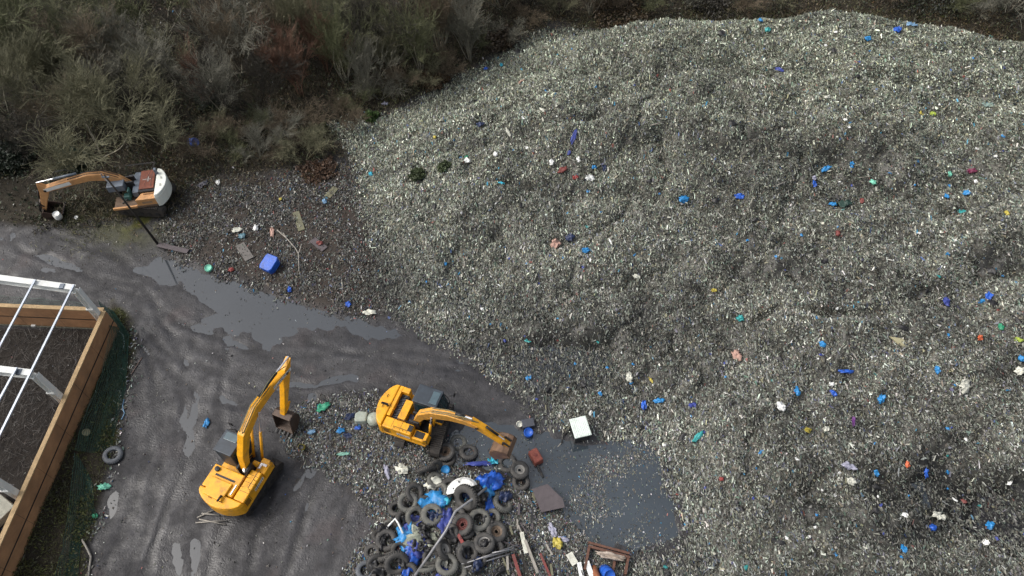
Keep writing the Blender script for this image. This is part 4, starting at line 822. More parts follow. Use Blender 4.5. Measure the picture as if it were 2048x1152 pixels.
# ------------------------------------------------------------------ sheets, bags, tubs and other single pieces
BLU = plastic('blue', (.015, .10, .50), .4); SKY = plastic('sky_blue', (.02, .22, .52), .45); IND = plastic('indigo', (.04, .06, .28), .5); NVY = plastic('navy', (.012, .025, .08), .5)
CYA = plastic('cyan', (.03, .40, .55), .5); TEA = plastic('teal', (.03, .30, .30), .5); MNT = plastic('mint', (.18, .55, .40), .5); GRN = plastic('green', (.02, .25, .13), .5)
PWH = plastic('bag_white', (.78, .79, .77), .5); OFF = plastic('off_white', (.58, .58, .50), .55); LIL = plastic('lilac_grey', (.33, .33, .42), .6); REDP = plastic('red', (.26, .04, .035), .5)
DRED = plastic('dark_red', (.17, .035, .03), .6); MAG = plastic('magenta', (.15, .015, .055), .5); ORA = plastic('orange', (.6, .13, .05), .5); YLP = plastic('yellow', (.46, .38, .06), .5)
LIM = plastic('lime', (.35, .45, .06), .5); PUR = plastic('purple', (.13, .03, .18), .5); BEI = plastic('beige', (.36, .33, .20), .7); DGR = plastic('dark_green', (.01, .04, .03), .6); BKP = plastic('black', (.012, .012, .014), .5); PNK = plastic('dusty_pink', (.42, .26, .21), .7); OLV = plastic('olive_slab', (.15, .145, .09), .8)
PBL = plastic('pale_blue', (.18, .33, .50), .5)
def crumple(name, w_, l_, seed, amp=.35, n=9, thick=.012):
    r = np.random.default_rng(seed); u = np.linspace(-1, 1, n); X, Y = np.meshgrid(u, u, indexing='ij'); x = X.ravel(); y = Y.ravel()
    ed = np.maximum(np.abs(x), np.abs(y)); th_ = np.arctan2(y, x)
    k = 1+.13*np.sin(th_*2+seed)+.10*np.sin(th_*5+seed*2.3)+.10*np.sin(th_*9+seed*1.3); rad = np.where(ed > 0, ed/np.hypot(x, y).clip(1e-6), 1)
    bx = x*rad*k+r.normal(0, .05, x.shape); by = y*rad*k+r.normal(0, .05, x.shape)
    sc = min(w_, l_); z = (fbm(x*1.3, y*1.3, .6, seed % 97, 3)*.8+.35*(1-ed))*sc*amp*1.6+r.random(x.shape)*.1*sc
    V = np.stack([bx*w_/2, by*l_/2, z-z.min()*.5], 1); i = (np.arange(n-1)[:, None]*n+np.arange(n-1)[None, :]).ravel(); F = np.stack([i, i+n, i+n+1, i+1], 1)
    return npmesh(name, V, F, 4)
def sheet(px, py, w_, l_, rot, m_, label, name='plastic_sheet', cat='plastic sheet', amp=.35, lift=.05, group=None):
    p = PH(px, py); me = crumple(name, w_, l_, int(px*7+py), amp); o = link(name, me, m_); md = o.modifiers.new('thickness', 'SOLIDIFY'); md.thickness = .015
    # lie on the slope
    e = .4; hx_ = (float(surf(p.x+e, p.y))-float(surf(p.x-e, p.y)))/(2*e); hy_ = (float(surf(p.x, p.y+e))-float(surf(p.x, p.y-e)))/(2*e)
    nrm = Vector((-hx_, -hy_, 1)).normalized(); q = Vector((0, 0, 1)).rotation_difference(nrm) @ Matrix.Rotation(R(rot), 3, 'Z').to_quaternion()
    o.rotation_mode = 'QUATERNION'; o.rotation_quaternion = q; o.location = (p.x, p.y, max(p.z, WATER)+lift+(.09 if float(sdf(heap_poly, p.x, p.y)) > 0 else .02))
    return tag(o, label, cat, group)
D = [  # px, py, w, l, rot, material, label
 (1791, 66, .75, .65, 0, BLU, 'bright blue plastic bundle near the heap crest, largest blue piece up there'), (1822, 54, 1.0, .5, 10, PBL, 'spread of pale blue film just right of the bright blue bundle'), (1733, 82, .7, .5, 0, SKY, 'blue film scrap left of the bright blue bundle near the crest'),
 (1519, 46, .45, .45, 0, SKY, 'small sky blue bag on the back rim of the heap'), (1534, 64, .5, .5, 0, TEA, 'teal bag just in front of the small sky blue bag on the back rim'), (1557, 143, .8, .35, -30, IND, 'violet blue strip of film on the upper middle of the heap'),
 (1003, 134, .35, .6, 20, CYA, 'light blue bag at the upper left edge of the heap'), (972, 141, .4, .4, 0, BLU, 'dull blue scrap at the upper left edge beside the light blue bag'), (1147, 277, .38, 1.25, -14, IND, 'long upright indigo strip on the upper left of the heap'), (1138, 309, .3, .4, 0, IND, 'small indigo scrap under the long indigo strip'),
 (962, 253, .7, .5, 0, NVY, 'dark blue film patch left of the long indigo strip'), (1366, 402, 1.0, .55, 5, SKY, 'torn sky blue sheet, two lobed, in the middle of the heap'), (1170, 504, .75, .4, 10, SKY, 'sky blue sheet left and below the two lobed one'), (1140, 478, .65, .7, 0, NVY, 'round navy bundle above the sky blue sheet'),
 (1478, 396, .8, .4, 0, BLU, 'blue sheet with a pale hoop right of the two lobed sheet'), (1187, 338, .35, .4, 0, SKY, 'blue scrap above the large white bag'), (1209, 340, .3, .7, 0, NVY, 'dark blue upright scrap right above the large white bag'), (1003, 371, .5, .4, 0, CYA, 'cyan scrap on the left part of the heap below the white and green bag'),
 (742, 351, .4, .4, 0, CYA, 'cyan bag at the far left toe of the heap'), (1650, 341, .9, .4, 35, SKY, 'long slanting sky blue strip on the upper right of the heap'), (1627, 371, .35, .55, 0, BLU, 'royal blue bag below the slanting sky blue strip'), (1626, 360, .4, .4, 0, LIL, 'lilac film right above the royal blue bag'), (1702, 331, .35, .35, 0, SKY, 'small sky blue scrap right of the slanting strip'),
 (1891, 397, .4, .5, 0, SKY, 'sky blue bag, left of a pair on the right of the heap'), (1931, 390, .5, .5, 0, SKY, 'sky blue bag, right of a pair on the right of the heap'), (1921, 428, .6, .45, 0, TEA, 'teal blue bag beneath the pair of sky blue bags'), (1664, 412, .6, .4, 0, SKY, 'sky blue sheet touching the dark green netting'), (1687, 414, .95, 1.0, 40, DGR, 'dark green netting bundle on the right of the heap'),
 (1974, 596, .5, .6, 0, BLU, 'strong blue sheet near the right edge, upper lobe over its tail'), (1960, 606, .7, .3, 10, SKY, 'tail of blue film left under the strong blue sheet'), (1889, 607, .5, .8, 0, IND, 'upright dull blue panel left of the strong blue sheet'), (1643, 692, .45, .45, 0, SKY, 'bright sky blue bag left of the beige slab'), (1479, 639, .5, .55, 0, TEA, 'teal bag in the middle right of the heap'),
 (1592, 785, .5, .6, 0, SKY, 'rounded sky blue bag right of the centre lower heap'), (1665, 789, .45, .45, 0, BLU, 'blue bag below the small white ball, right of the rounded sky blue bag'), (1317, 804, .7, .4, 0, SKY, 'sky blue crumpled bag on the lower heap above the pond'), (1287, 813, .35, .8, -5, BLU, 'upright blue scrap with a white slip above the pond'), (1384, 813, .5, .4, 0, IND, 'indigo scrap right of the sky blue crumpled bag'),
 (1395, 876, 1.1, .35, 45, TEA, 'slanting teal strip on the heap right of the pond'), (1872, 743, .4, .5, 0, SKY, 'blue scrap right of the brown hollow, upper right slope'), (1760, 800, .45, .7, -20, SKY, 'faded blue film at the lower right above the orange cup'), (1750, 948, .3, .5, 0, SKY, 'sky blue scrap left above the muddy hollow'), (1849, 948, .35, .6, 0, BLU, 'deep blue scrap right above the muddy hollow'),
 (1976, 1053, .6, .5, 0, SKY, 'blue bag right of the muddy hollow'), (1805, 1100, .35, .6, 0, SKY, 'sky blue scrap at the bottom right below the muddy hollow'), (1862, 1057, .5, .4, 0, BLU, 'royal blue scrap in the muddy hollow'), (1690, 745, 1.0, .3, 0, BLU, 'long flat dull blue film on the right slope'), (2040, 720, .4, .5, 0, SKY, 'blue scrap by the right edge below the green cup'),
 (1180, 360, 1.0, .55, 10, PWH, 'large white bag in the upper middle of the heap, the brightest piece'), (935, 325, .55, .5, 0, PWH, 'white bag with a green corner on the left of the heap'), (933, 317, .35, .3, 0, GRN, 'green film tucked behind the white bag on the left of the heap'), (1017, 268, .3, .8, 20, OFF, 'off white bottle shape lying upright on the upper left of the heap'), (1084, 223, .2, .9, 35, OFF, 'thin off white strip, upper left of the heap'),
 (991, 312, .45, .4, 0, PWH, 'white and lilac bag between two larger white bags'), (1103, 328, .4, .5, 20, PWH, 'ragged white scrap left of the dark red bag'), (1652, 198, .6, .35, 0, OFF, 'off white dome scrap in the upper right of the heap'), (1272, 556, .6, .35, 0, OFF, 'white crushed bag in the middle of the heap'), (1258, 757, .5, .7, 15, OFF, 'white triangular piece on the heap above the pond'),
 (1560, 815, .6, .65, 30, PWH, 'white triangular piece right of centre on the lower heap'), (1924, 775, .9, .9, 0, OFF, 'cluster of white film on the lower right slope'), (1909, 485, .2, .9, 25, PWH, 'curved white strip on the right of the heap'), (1220, 486, .16, .8, 12, PWH, 'curved white strip in the middle left of the heap'), (1661, 771, .35, .35, 0, PWH, 'small white ball of film above the blue bag on the right slope'),
 (2036, 745, .8, .5, 0, OFF, 'off white lump at the right edge of the heap'), (1700, 965, .6, .5, 0, OFF, 'white scrap at the left of the muddy hollow'), (1872, 1035, .8, .6, 0, OFF, 'off white crumpled film inside the muddy hollow'), (1695, 935, .9, .5, -20, LIL, 'pale grey film sheet above the muddy hollow'), (1650, 860, .4, .4, 0, OFF, 'small off white scrap right of the yellow cloth'),
 (1125, 344, .8, .5, 20, DRED, 'dark red bag left of the large white bag'), (1151, 358, .45, .45, 0, REDP, 'small red bag touching the left of the large white bag'), (1674, 470, .4, .45, 0, DRED, 'dull red scrap below the dark green netting'), (1722, 405, .35, .5, 0, DRED, 'dull red scrap right of the dark green netting'), (1940, 346, .75, .45, 0, MAG, 'magenta bag on the right of the heap'),
 (1957, 678, .35, .45, 0, ORA, 'orange red cup on the right slope'), (2000, 657, .4, .45, 0, GRN, 'emerald green cup near the right edge'), (1441, 960, .3, .3, 0, REDP, 'small red scrap right of the pond'), (1812, 931, .3, .4, 0, ORA, 'small orange cup above the muddy hollow'), (1704, 845, .3, .6, 0, PUR, 'purple scrap with a black tail on the right slope'),
 (2010, 430, .35, .5, 0, YLP, 'yellow scrap near the right edge of the heap'), (1613, 863, .5, .4, 0, YLP, 'yellow cloth on the lower right of the heap'), (1426, 584, .5, .25, 0, YLP, 'flat yellow scrap in the middle of the heap'), (1839, 232, .4, .4, 0, YLP, 'mustard yellow scrap in the upper right, left of a lime one'), (1863, 232, .45, .4, 0, LIM, 'lime green scrap in the upper right, right of a mustard one'),
 (1301, 763, .2, .5, 30, YLP, 'thin yellow strip beside the white triangular piece above the pond'), (1896, 352, .4, .5, 0, MNT, 'mint bag left of the magenta bag'), (1744, 368, .5, .4, -20, MNT, 'mint film above the dark green netting to its right'), (1110, 492, .8, .8, 0, PNK, 'dusty pink sheet left of the navy bundle'), (1472, 714, .7, .8, 0, PNK, 'fan of dusty pink film in the middle of the lower heap'),
 (1970, 215, 1.2, .5, -10, plastic('pale_mint', (.25, .34, .30)), 'pale mint sheet near the right edge of the upper heap'), (1043, 166, .7, .3, 0, PNK, 'orange pink film at the upper left of the heap'), (870, 278, .3, .3, 0, YLP, 'small yellow scrap on the left slope'), (2035, 683, .7, .4, 0, LIM, 'lime green film at the right edge of the slope'), (1115, 1088, .6, .8, 0, YLP, 'yellow cloth on the litter below the brown board'),
 (1105, 1062, .4, 1.0, 28, LIL, 'crumpled pale lilac sheet below the brown board'), (1127, 1080, .7, .35, -10, LIL, 'crumpled pale scrap at the foot of the lilac sheet'),
 (870, 1006, 1.25, 1.1, 20, SKY, 'sky blue netting bundle on the tyre pile, largest blue piece there'), (812, 1076, 1.0, 1.1, 0, SKY, 'sky blue crumpled sheet at the left of the tyre pile'), (828, 1052, .9, .8, 0, IND, 'indigo sheet above the sky blue one at the left of the tyre pile'), (822, 1115, .7, 1.9, -12, BLU, 'long deep blue bundle running down the front of the tyre pile'), (838, 1095, .9, 1.0, 0, IND, 'dark indigo film beside the long deep blue bundle'),
 (893, 1045, .65, 1.3, 8, IND, 'upright indigo sheet against the long bent post'), (981, 966, 1.4, .9, 30, BLU, 'spread blue tarpaulin at the upper end of the long bent post'), (976, 983, .6, .9, 0, SKY, 'pale blue tip of film where the long bent post ends'), (965, 930, 1.5, .25, 5, IND, 'thin indigo strip stretched between tyres at the pond edge'), (987, 928, .5, .45, 0, CYA, 'cyan scrap at the end of the thin indigo strip'), (979, 1010, .4, 1.1, 0, BLU, 'blue strip hanging below the blue tarpaulin'),
 (894, 1000, .45, .9, -10, CYA, 'cyan film hanging from the white curved panel'), (862, 1038, .5, .4, 30, IND, 'blue sheet stuffed into the pale tyre ring'), (885, 1150, .5, .7, 0, IND, 'indigo scrap at the bottom edge below the tyre pile'), (868, 968, .8, .6, 0, OFF, 'white shredded film left of the white curved panel'), (845, 1080, 1.3, 1.1, 0, plastic('pale_sage', (.27, .29, .23)), 'mouldy pale green canvas roll in the middle of the tyre pile'), (888, 1120, .3, .8, 15, OFF, 'white bottle shaped scrap behind the front tyres'),
 (648, 817, 1.0, .65, 25, plastic('leaf_green', (.03, .30, .17)), 'green sheet on the mud between the two amber excavators'), (414, 848, .35, .75, 0, SKY, 'sky blue sheet on the mud left of the raised boom'), (700, 836, .8, .5, 20, NVY, 'dark blue film left of the crushed tank'), (682, 863, .5, .45, 0, SKY, 'sky blue rag in the litter below the green sheet'), (625, 866, .5, .4, 0, PBL, 'pale blue rag left in the litter below the green sheet'), (716, 858, .4, .4, 0, BLU, 'blue rag below the crushed tank'), (697, 873, .6, .4, 0, NVY, 'navy rag beside the sky blue rag in the litter'),
 (688, 909, .9, .25, 0, plastic('mint_strip', (.2, .42, .34)), 'flat mint strip at the lower edge of the litter between the machines'), (775, 945, .4, .9, 20, LIL, 'pale bag in the litter left of the tyre pile'), (805, 940, .6, .5, 0, OFF, 'white bag in the litter right of the pale bag'),
 (437, 366, .35, .9, 25, PWH, 'upright white bag on the bank right of the white counterweight'), (408, 372, 1.0, .7, 0, plastic('dark_grey', (.07, .07, .09)), 'dark grey bin bag right of the white counterweight'), (485, 474, .7, .5, 10, plastic('steel_blue', (.09, .19, .24)), 'dull blue film on the mixed rubbish bank'), (475, 462, .9, .4, 20, OFF, 'pale torn film above the dull blue one on the bank'), (545, 466, .35, 1.1, 10, PNK, 'pinkish brown strip of cloth on the bank'),
 (640, 488, .6, .4, 0, DRED, 'dark red rag on the bank right of the forked branch'), (580, 581, .35, .45, 0, BLU, 'small blue scrap at the track edge'), (697, 610, .5, .45, 0, BLU, 'round blue scrap at the track edge further right'), (463, 541, .5, .3, 0, REDP, 'small red film at the track edge'), (512, 458, .4, .6, 0, PWH, 'white torn bag on the mixed bank'), (740, 627, .9, .5, 0, OFF, 'white broken plastic grille at the toe of the heap by the track'),
 (680, 198, .35, .6, 0, OFF, 'pale rag hanging in the thicket above the heap corner'), (770, 210, .6, .4, 0, LIL, 'pale film on the bank beside the bright green bramble'), (562, 400, .3, .3, 0, YLP, 'tiny yellow scrap on the upper bank'), (650, 405, .45, .5, 0, PBL, 'pale blue rag by the olive slab'), (210, 975, .7, .5, 0, MNT, 'mint green and white scrap at the edge of the lower green net'), (192, 1033, .3, .35, 0, GRN, 'small green scrap below the mint one at the track edge'), (1200, 790, .3, .3, 0, SKY, 'tiny blue scrap floating above the white cabinet')]
for i, d in enumerate(D):
    nm = 'plastic_bag' if 'bag' in d[6].split() else ('rag' if 'rag' in d[6] or 'cloth' in d[6] else 'plastic_sheet')
    ct = {'plastic_bag': 'plastic bag', 'rag': 'rag', 'plastic_sheet': 'plastic scrap'}[nm]
    sc = 1.15 if 780 < d[0] < 1000 and d[1] > 920 else .82
    sheet(d[0], d[1], d[2]*sc, d[3]*sc, d[4], d[5], d[6], nm, ct, .35)
# many small look-alike scraps
def small(n, m_, lab, gname, s0, s1):
    base = [crumple('plastic_scrap', 1, 1, 900+k, .4, 5) for k in range(3)]
    for b in base: b.materials.append(m_)
    c = 0
    while c < n:
        px, py = random.uniform(720, 2048), random.uniform(60, 1150); p = PH(px, py)
        if float(sdf(heap_poly, p.x, p.y)) < .6: continue
        o = bpy.data.objects.new('plastic_scrap', random.choice(base)); COL.objects.link(o); s = random.uniform(s0, s1)
        o.scale = (s*random.uniform(.5, 1), s*random.uniform(.6, 1.5), s); o.location = (p.x, p.y, p.z+.05); o.rotation_euler = (random.gauss(0, .3), random.gauss(0, .3), random.random()*6); tag(o, lab, 'plastic scrap', gname); c += 1
small(60, SKY, 'tiny sky blue plastic scrap lying on the rubbish heap', 'tiny sky blue scraps dotted over the heap', .16, .3)
small(80, PWH, 'tiny white plastic scrap lying on the rubbish heap', 'tiny white scraps dotted over the heap', .14, .3)
small(30, IND, 'tiny indigo plastic scrap lying on the rubbish heap', 'tiny indigo scraps dotted over the heap', .14, .26)
small(45, BKP, 'tiny black plastic scrap lying on the rubbish heap', 'tiny black scraps dotted over the heap', .3, .6)
small(12, DRED, 'tiny dull red plastic scrap lying on the rubbish heap', 'tiny dull red scraps dotted over the heap', .14, .26)
small(14, TEA, 'tiny teal plastic scrap lying on the rubbish heap', 'tiny teal scraps dotted over the heap', .16, .3)

# containers
def barrel(px, py, r, h, m_, label, tiltx=0, rz=0, name='barrel', lid=None, lift=0, water=False):
    p = PH(px, py); t = thing(name, label, name.replace('_', ' '), (p.x, p.y, max(p.z, WATER)+lift)); t.rotation_euler = (R(tiltx), 0, R(rz))
    m = MB(); m.lathe([(.01, 0), (r*.93, 0), (r, h*.06), (r, h*.3), (r*1.04, h*.33), (r, h*.36), (r, h*.64), (r*1.04, h*.67), (r, h*.7), (r*.98, h*.94), (r*.9, h)], 24); m.build('drum_wall', m_, t, 0, True)
    m = MB(); m.lathe([(r*.92, h-.005), (r*.86, h-.005), (r*.86, h-.04), (.01, h-.04)], 24); m.build('lid', lid or m_, t, 0, True)
barrel(382, 286, .32, .7, BLU, 'blue plastic drum tipped in the grass at the foot of the thicket', 60, 60)
barrel(1057, 868, .26, .4, BLU, 'blue round drum floating at the upper shore of the pond', 15, 0)
barrel(1209, 1140, .3, .8, BLU, 'blue drum beside the broken wooden frame at the bottom', 35, 20)
barrel(892, 940, .24, .4, SKY, 'small blue tub among the tyres below the second excavator', 20, 0, 'tub')
barrel(605, 895, .17, .42, YLP, 'yellow can standing in the mud right of the upright boom', 20, 10, 'can', lid=BKP)
barrel(123, 441, .24, .5, PWH, 'white pail standing inside the rusty bucket of the derelict excavator', 10, 30, 'pail', lift=.3)
barrel(155, 437, .13, .2, PWH, 'small white pot on the grass right of the rusty bucket', 10, 0, 'pot')
barrel(419, 538, .24, .25, MNT, 'mint green tub at the edge of the track', 15, 0, 'tub')
barrel(1187, 1135, .16, .9, mat('rust_orange', (.25, .09, .04), .8, 0, .4), 'rusty orange pipe under the broken wooden frame', 50, 10, 'pipe')
barrel(172, 866, .2, .3, BEI, 'beige tub on the grass strip beside the brown wall', 40, 70, 'tub')
# blue bin with lid
p = PH(545, 534); t = thing('storage_bin', 'bright blue lidded bin sitting on the rubbish bank by the track', 'bin', p, R(-20)); t.rotation_euler = (R(12), 0, R(-25))
m = MB(); m.slab([(-.33, -.5), (.33, -.5), (.42, -.3), (.42, .3), (.33, .5), (-.33, .5), (-.42, .3), (-.42, -.3)], .05, .6, inset=-.06); m.build('bin_body', BLU, t, .03)
m = MB(); m.slab([(-.37, -.56), (.37, -.56), (.47, -.34), (.47, .34), (.37, .56), (-.37, .56), (-.47, .34), (-.47, -.34)], .6, .7, inset=.06); m.build('lid', BLU, t, .03)
# white cabinet
p = PH(1158, 868); t = thing('white_cabinet', 'white boxy cabinet with a corrugated top standing at the pond shore', 'cabinet', p, R(14))
m = MB(); m.box(-.42, .42, -.5, .5, .05, .85); m.build('cabinet_shaded_body', BKP, t, .02)  # body coloured black to paint in the shade on its sides
m = MB(); m.box(-.47, .47, -.58, .58, .86, .93)
for k in range(9): m.box(-.43+k*.1, -.39+k*.1, -.56, .56, .93, .95)
m.build('cabinet_top', mat('pale_green_white', (.66, .74, .68), .5, 0, .1, 4, .1, dirt=(.3, .3, .26), dirt_amt=.4), t, .01)
m = MB(); m.tube([(-.42, .3, .1), (-.9, .1, .1), (-1.1, -.3, .05)], .04, 6); m.build('hose', BKP, t, 0, True)
# red tank in the pond
p = PH(1071, 922); t = thing('red_container', 'rusty red box lying in the pond beside the thin rod', 'container', (p.x, p.y, .0), R(28))
m = MB(); m.slab([(-.27, -.42), (.27, -.42), (.27, .42), (-.27, .42)], -.1, .4, inset=.08); m.build('box_body', mat('rusty_red', (.24, .065, .045), .75, 0, .4, 5, .3, dirt=(.10, .04, .03), dirt_amt=.7), t, .05)
m = MB(); m.lathe([(.01, .4), (.07, .4), (.07, .45), (.01, .45)], 12); m.build('cap', DRED, t)
m = MB(); m.tube([(.1, -.45, .1), (.3, -.9, .06), (.38, -1.1, .0)], .07, 6); tag(m.build('black_boot', BKP, None, loc=(p.x, p.y, 0)), 'black twisted rubber piece floating below the red box', 'rubber')
# brown board
m = MB(); m.slab([(-.7, .55), (.15, .75), (.85, -.1), (.9, -.55), (-.35, -.7)], 0, .05); o = m.build('brown_board', BROWNB, None, .005, loc=PH(1092, 1003, .45)); o.rotation_euler = (.05, .03, .1); tag(o, 'purple brown flat board lying on the lower shore of the pond', 'board')
# crushed translucent tank
p = PH(735, 842); t = thing('crushed_tank', 'crushed pale translucent tank with a round cap behind the second excavator', 'tank', p, R(-4))
TRN = mat('translucent_plastic', (.36, .40, .34), .4, 0, .35, 3, .3, dirt=(.17, .18, .14), dirt_amt=.7)
m = MB(); m.slab([(-.65, -.3), (-.5, -.36), (.1, -.3), (.1, .34), (-.45, .38), (-.68, .2)], 0, .55, inset=.14); m.build('tank_body', TRN, t, .06)
m = MB(); m.lathe([(.01, .0), (.38, .0), (.40, .4), (.3, .55), (.12, .62), (.01, .6)], 22, Matrix.Translation((.42, -.02, 0))); m.build('tank_dome', TRN, t, 0, True)
# black box by the pond
m = MB(); m.box(-.35, .35, -.25, .25, 0, .3); tag(m.build('black_box', plastic('slate', (.05, .055, .07)), None, .03, loc=PH(1056, 850), rz=.2), 'black box at the upper shore beside the blue drum', 'box')
barrel(1039, 848, .17, .3, OFF, 'cream pot at the upper shore beside the black box', 30, 0, 'pot')
# slabs and planks
def plank(px0, py0, px1, py1, w_, th_, m_, label, name='plank', cat='plank', z0=.05, z1=None, r=None):
    a = PH(px0, py0, z0); b = PH(px1, py1, z1 if z1 is not None else z0); o_ = a.copy(); m = MB()
    if r: m.tube([Vector((0, 0, 0)), (b-a)*.5+Vector((0, 0, .02)), b-a], r, 8)
    else:
        d = (b-a); L_ = d.length; rot = d.to_track_quat('X', 'Z').to_matrix().to_4x4(); m.box(0, L_, -w_/2, w_/2, -th_/2, th_/2, rot)
    ob = m.build(name, m_, None, 0 if r else .008, bool(r), loc=o_); return tag(ob, label, cat)
plank(592, 425, 604, 462, .45, .06, OLV, 'upright olive slab on the mixed bank', 'slab', 'slab'); plank(655, 395, 672, 376, .5, .06, OLV, 'tilted olive slab below the bracken patch', 'slab', 'slab')
plank(560, 252, 598, 244, .4, .3, CONC, 'mossy log shaped block in the grass below the thicket', 'block', 'block', .15); plank(318, 492, 378, 506, .35, .08, BROWNB, 'flat grey plank near the foot of the dark pole', z0=.12)
plank(625, 480, 650, 500, .5, .06, BROWNB, 'dark board on the brown part of the bank', 'board', 'board'); plank(480, 490, 500, 520, .6, .06, plastic('taupe', (.12, .11, .10)), 'taupe sheet of card on the bank left of the blue bin', 'card', 'card')
plank(1125, 885, 1086, 928, .05, .05, PALE, 'thin rod sticking out of the pond', 'rod', 'rod', .1, r=.035)
plank(285, 716, 263, 750, .05, .05, mat('pinkish_pipe', (.2, .13, .11), .7), 'thin pinkish pipe on the mud right of the green net', 'pipe', 'pipe', .05, r=.025)
plank(1050, 1085, 1075, 1150, .14, .05, PALE, 'long pale batten at the bottom beside the red strips', 'batten', 'batten', .4); plank(1043, 1068, 1052, 1110, .2, .05, OFF, 'pale batten with a white knob above the long one', 'batten', 'batten', .3)
plank(1026, 1112, 1040, 1156, .16, .08, DRED, 'dark red steel strip at the bottom edge, left one', 'strip', 'steel strip', .3); plank(1080, 1110, 1100, 1156, .12, .08, DRED, 'dark red steel strip at the bottom edge, right one', 'strip', 'steel strip', .25)
plank(917, 1074, 927, 1093, .16, .1, REDP, 'short bright red post stub among the tyres', 'post', 'post', .5)
plank(1157, 1128, 1163, 1160, .22, .04, PWH, 'upright white board at the bottom, left of two', 'board', 'board', .3); plank(1172, 1126, 1184, 1160, .26, .04, PWH, 'upright white board at the bottom, right of two', 'board', 'board', .3)
plank(1137, 1110, 1150, 1132, .35, .04, OFF, 'white panel scrap left of the broken wooden frame', 'panel', 'panel', .3)
for k in range(26):
    px, py = random.uniform(1000, 1165), random.uniform(1055, 1150); a_ = random.gauss(1.35, .35); L_ = random.uniform(18, 48)
    if k > 15: px, py = random.uniform(1010, 1080), random.uniform(985, 1060); L_ *= .6
    o = plank(px, py, px+math.cos(a_)*L_, py+math.sin(a_)*L_, random.uniform(.04, .13), .03, [PALE, BROWNB, BKP, POLE, BROWNB, OLV][k % 6], 'splintered board among the mixed scrap at the foot of the pond', 'scrap_board', 'board', random.uniform(.1, .35)); o['group'] = 'splintered boards at the foot of the pond'
for k in range(24):
    px, py = random.uniform(735, 1010), random.uniform(985, 1150)
    o = sheet(px, py, random.uniform(.4, .9), random.uniform(.4, .9), random.uniform(0, 180), [BKP, NVY, BKP, OFF][k % 4] if k % 4 != 3 else BKP, 'dark torn bin liner squashed between the piled tyres', 'bin_liner', 'bin liner', .5, random.uniform(.05, .3), 'dark bin liners between the tyres')
def tubes(specs, m_, label, name, cat, r):
    o_ = PH(specs[0][0][0], specs[0][0][1]); m = MB()
    for s in specs: m.tube([PH(a, b, c)-o_ for a, b, c in s], r, 8)
    return tag(m.build(name, m_, None, 0, True, loc=o_), label, cat)
tubes([[(974, 986, .75), (945, 1011, .9), (913, 1036, 1.0), (895, 1072, .9), (832, 1156, .45)]], mat('pale_bent_steel', (.27, .27, .28), .5, .4, .3), 'long bent pale steel post lying across the tyre pile', 'bent_post', 'post', .07)
tubes([[(776, 1062, .5), (786, 1054, .65), (794, 1046, .7), (800, 1055, .7), (809, 1074, .6)]], PWH, 'hooked white strip on the left of the tyre pile', 'hooked_strip', 'strip', .05)
for k, s in enumerate([[(924, 1133, .45), (1015, 1108, .45)], [(930, 1140, .4), (1020, 1112, .4)], [(945, 1128, .5), (1036, 1094, .4)], [(985, 1112, .55), (1030, 1103, .5)]]):
    tubes([s], mat('thin_steel', (.26, .26, .27), .45, .5, .3), ['upper left thin steel tube of the bundle right of the front tyres', 'lowest thin steel tube of the bundle right of the front tyres', 'longest thin steel tube of the bundle, reaching furthest right', 'short thin steel tube on top of the bundle'][k], 'steel_tube', 'tube', .035)
for k, s in enumerate([[(395, 1036, .06), (432, 1020, .1)], [(392, 1046, .05), (455, 1042, .08)], [(400, 1040, .12), (452, 1050, .05)], [(405, 1028, .1), (440, 1032, .1)]]):
    tubes([s], PALE, ['upper slanting pale strip behind the near excavator', 'lowest long pale strip behind the near excavator', 'crossing pale strip behind the near excavator', 'short pale strip behind the near excavator'][k], 'metal_strip', 'strip', .035)
tubes([[(166, 1080, .1), (178, 1100, .15), (184, 1115, .1), (178, 1156, .05)]], PALE, 'bent pale gutter strip at the lower end of the grass strip', 'gutter_strip', 'strip', .05)
tubes([[(240, 665, .15), (248, 672, .1), (250, 690, .05), (246, 702, .05)]], PWH, 'curved white hose at the top of the green net', 'hose', 'hose', .03)
tubes([[(249, 800, .05), (246, 815, .05), (250, 828, .04), (244, 840, .04)]], PBL, 'pale blue hose on the mud beside the green net', 'hose', 'hose', .03)
tubes([[(555, 462, .1), (575, 480, .15), (592, 500, .2), (599, 512, .25), (599, 545, .1)], [(599, 512, .25), (606, 494, .3)], [(575, 480, .15), (568, 470, .2)]], PALE, 'pale forked branch lying on the mixed bank', 'forked_branch', 'branch', .035)
tubes([[(684, 560, .1), (688, 600, .08)]], PALE, 'thin pale stick at the brown part of the bank', 'stick', 'stick', .025)
tubes([[(1715, 358, .1), (1770, 352, .12)]], PALE, 'thin pale rod lying across the upper right heap', 'rod', 'rod', .03)
tubes([[(1545, 376, .1), (1572, 366, .12)]], PALE, 'short pale rod lying in the middle right heap', 'rod', 'rod', .04)
tubes([[(1300, 254, .1), (1328, 246, .12)]], PALE, 'short pale rod lying on the upper heap', 'rod', 'rod', .04)
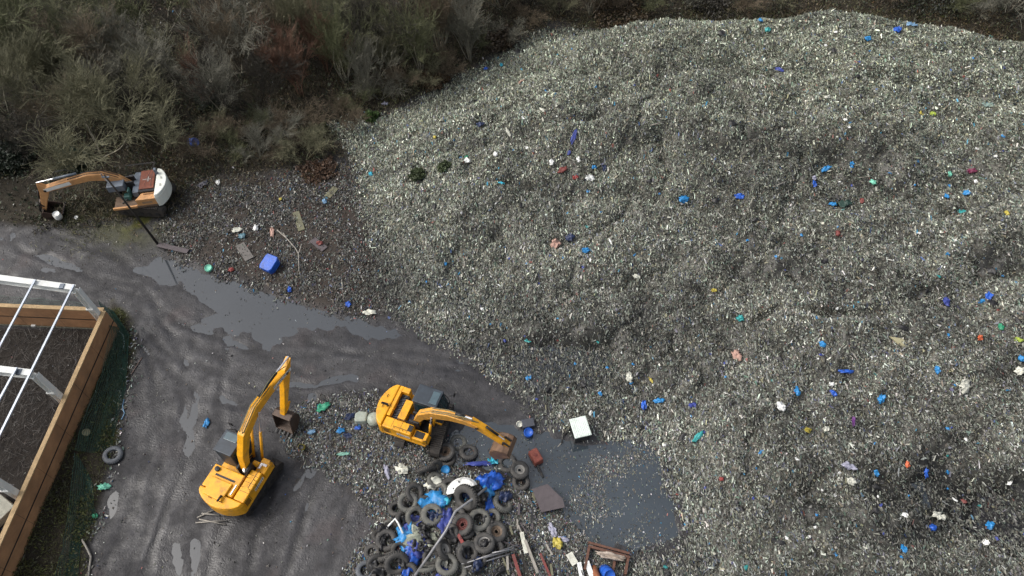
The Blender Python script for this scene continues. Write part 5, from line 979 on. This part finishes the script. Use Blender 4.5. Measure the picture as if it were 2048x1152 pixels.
p = PH(1800, 686); m = MB(); m.slab([(-.7, .25), (.1, .3), (.65, -.2), (.5, -.35), (-.1, -.15)], 0, .12, inset=.1); o = m.build('beige_slab', BEI, None, .03, loc=p); o.rotation_euler = (.2, .1, -.2); tag(o, 'beige curved slab on the right slope', 'slab')
# white curved panel on the tyres
p = PH(922, 978); t = thing('curved_panel', 'large white curved plastic panel lying on the tyre pile', 'panel', (p.x, p.y, p.z+.45), R(22)); t.rotation_euler = (R(14), R(-6), R(18))
m = MB(); N = 14
for i in range(N):
    a0 = math.pi*(.04+.92*i/N); a1 = math.pi*(.04+.92*(i+1)/N)
    f = lambda a, r_, z_: (math.cos(a)*r_*1.15, math.sin(a)*r_*.95-.3, z_)
    for r0, r1, z0, z1 in ((.22, .62, .22, .2), (.62, .74, .2, .02)):
        m.add([f(a0, r0, z0), f(a1, r0, z0), f(a1, r1, z1), f(a0, r1, z1), f(a0, r0, z0-.04), f(a1, r0, z0-.04), f(a1, r1, z1-.04), f(a0, r1, z1-.04)], [(0, 1, 2, 3), (7, 6, 5, 4), (0, 4, 5, 1), (2, 6, 7, 3), (0, 3, 7, 4), (1, 5, 6, 2)])
m.build('shell', PWH, t, 0); m = MB(); m.box(-.03, .03, .15, .25, .22, .25); m.build('latch', BLK, t)
# broken wooden frame
WDB = mat('red_brown_wood', (.11, .05, .032), .75, 0, .4, 5, .3); p = PH(1215, 1118); t = thing('broken_frame', 'broken red brown wooden frame with torn pale padding at the lower pond shore', 'frame', p, R(-15))
m = MB(); m.box(-1.05, 1.05, .18, .3, .35, .5); m.box(-1.1, 1.0, .38, .5, .3, .42); m.build('rail', WDB, t, .01)
for b in ((-1.08, -.95, -.9, .3, .1, .45), (.9, 1.03, -.6, .3, .1, .45), (.3, .42, -1.0, .18, .05, .3)):
    m = MB(); m.box(*b); m.build('leg', WDB, t, .01)
me = crumple('padding', 1.7, .35, 5, .5); o = link('padding', me, plastic('dirty_cream', (.36, .30, .25)), t); o.location = (.1, .05, .42); o.modifiers.new('thickness', 'SOLIDIFY').thickness = .03
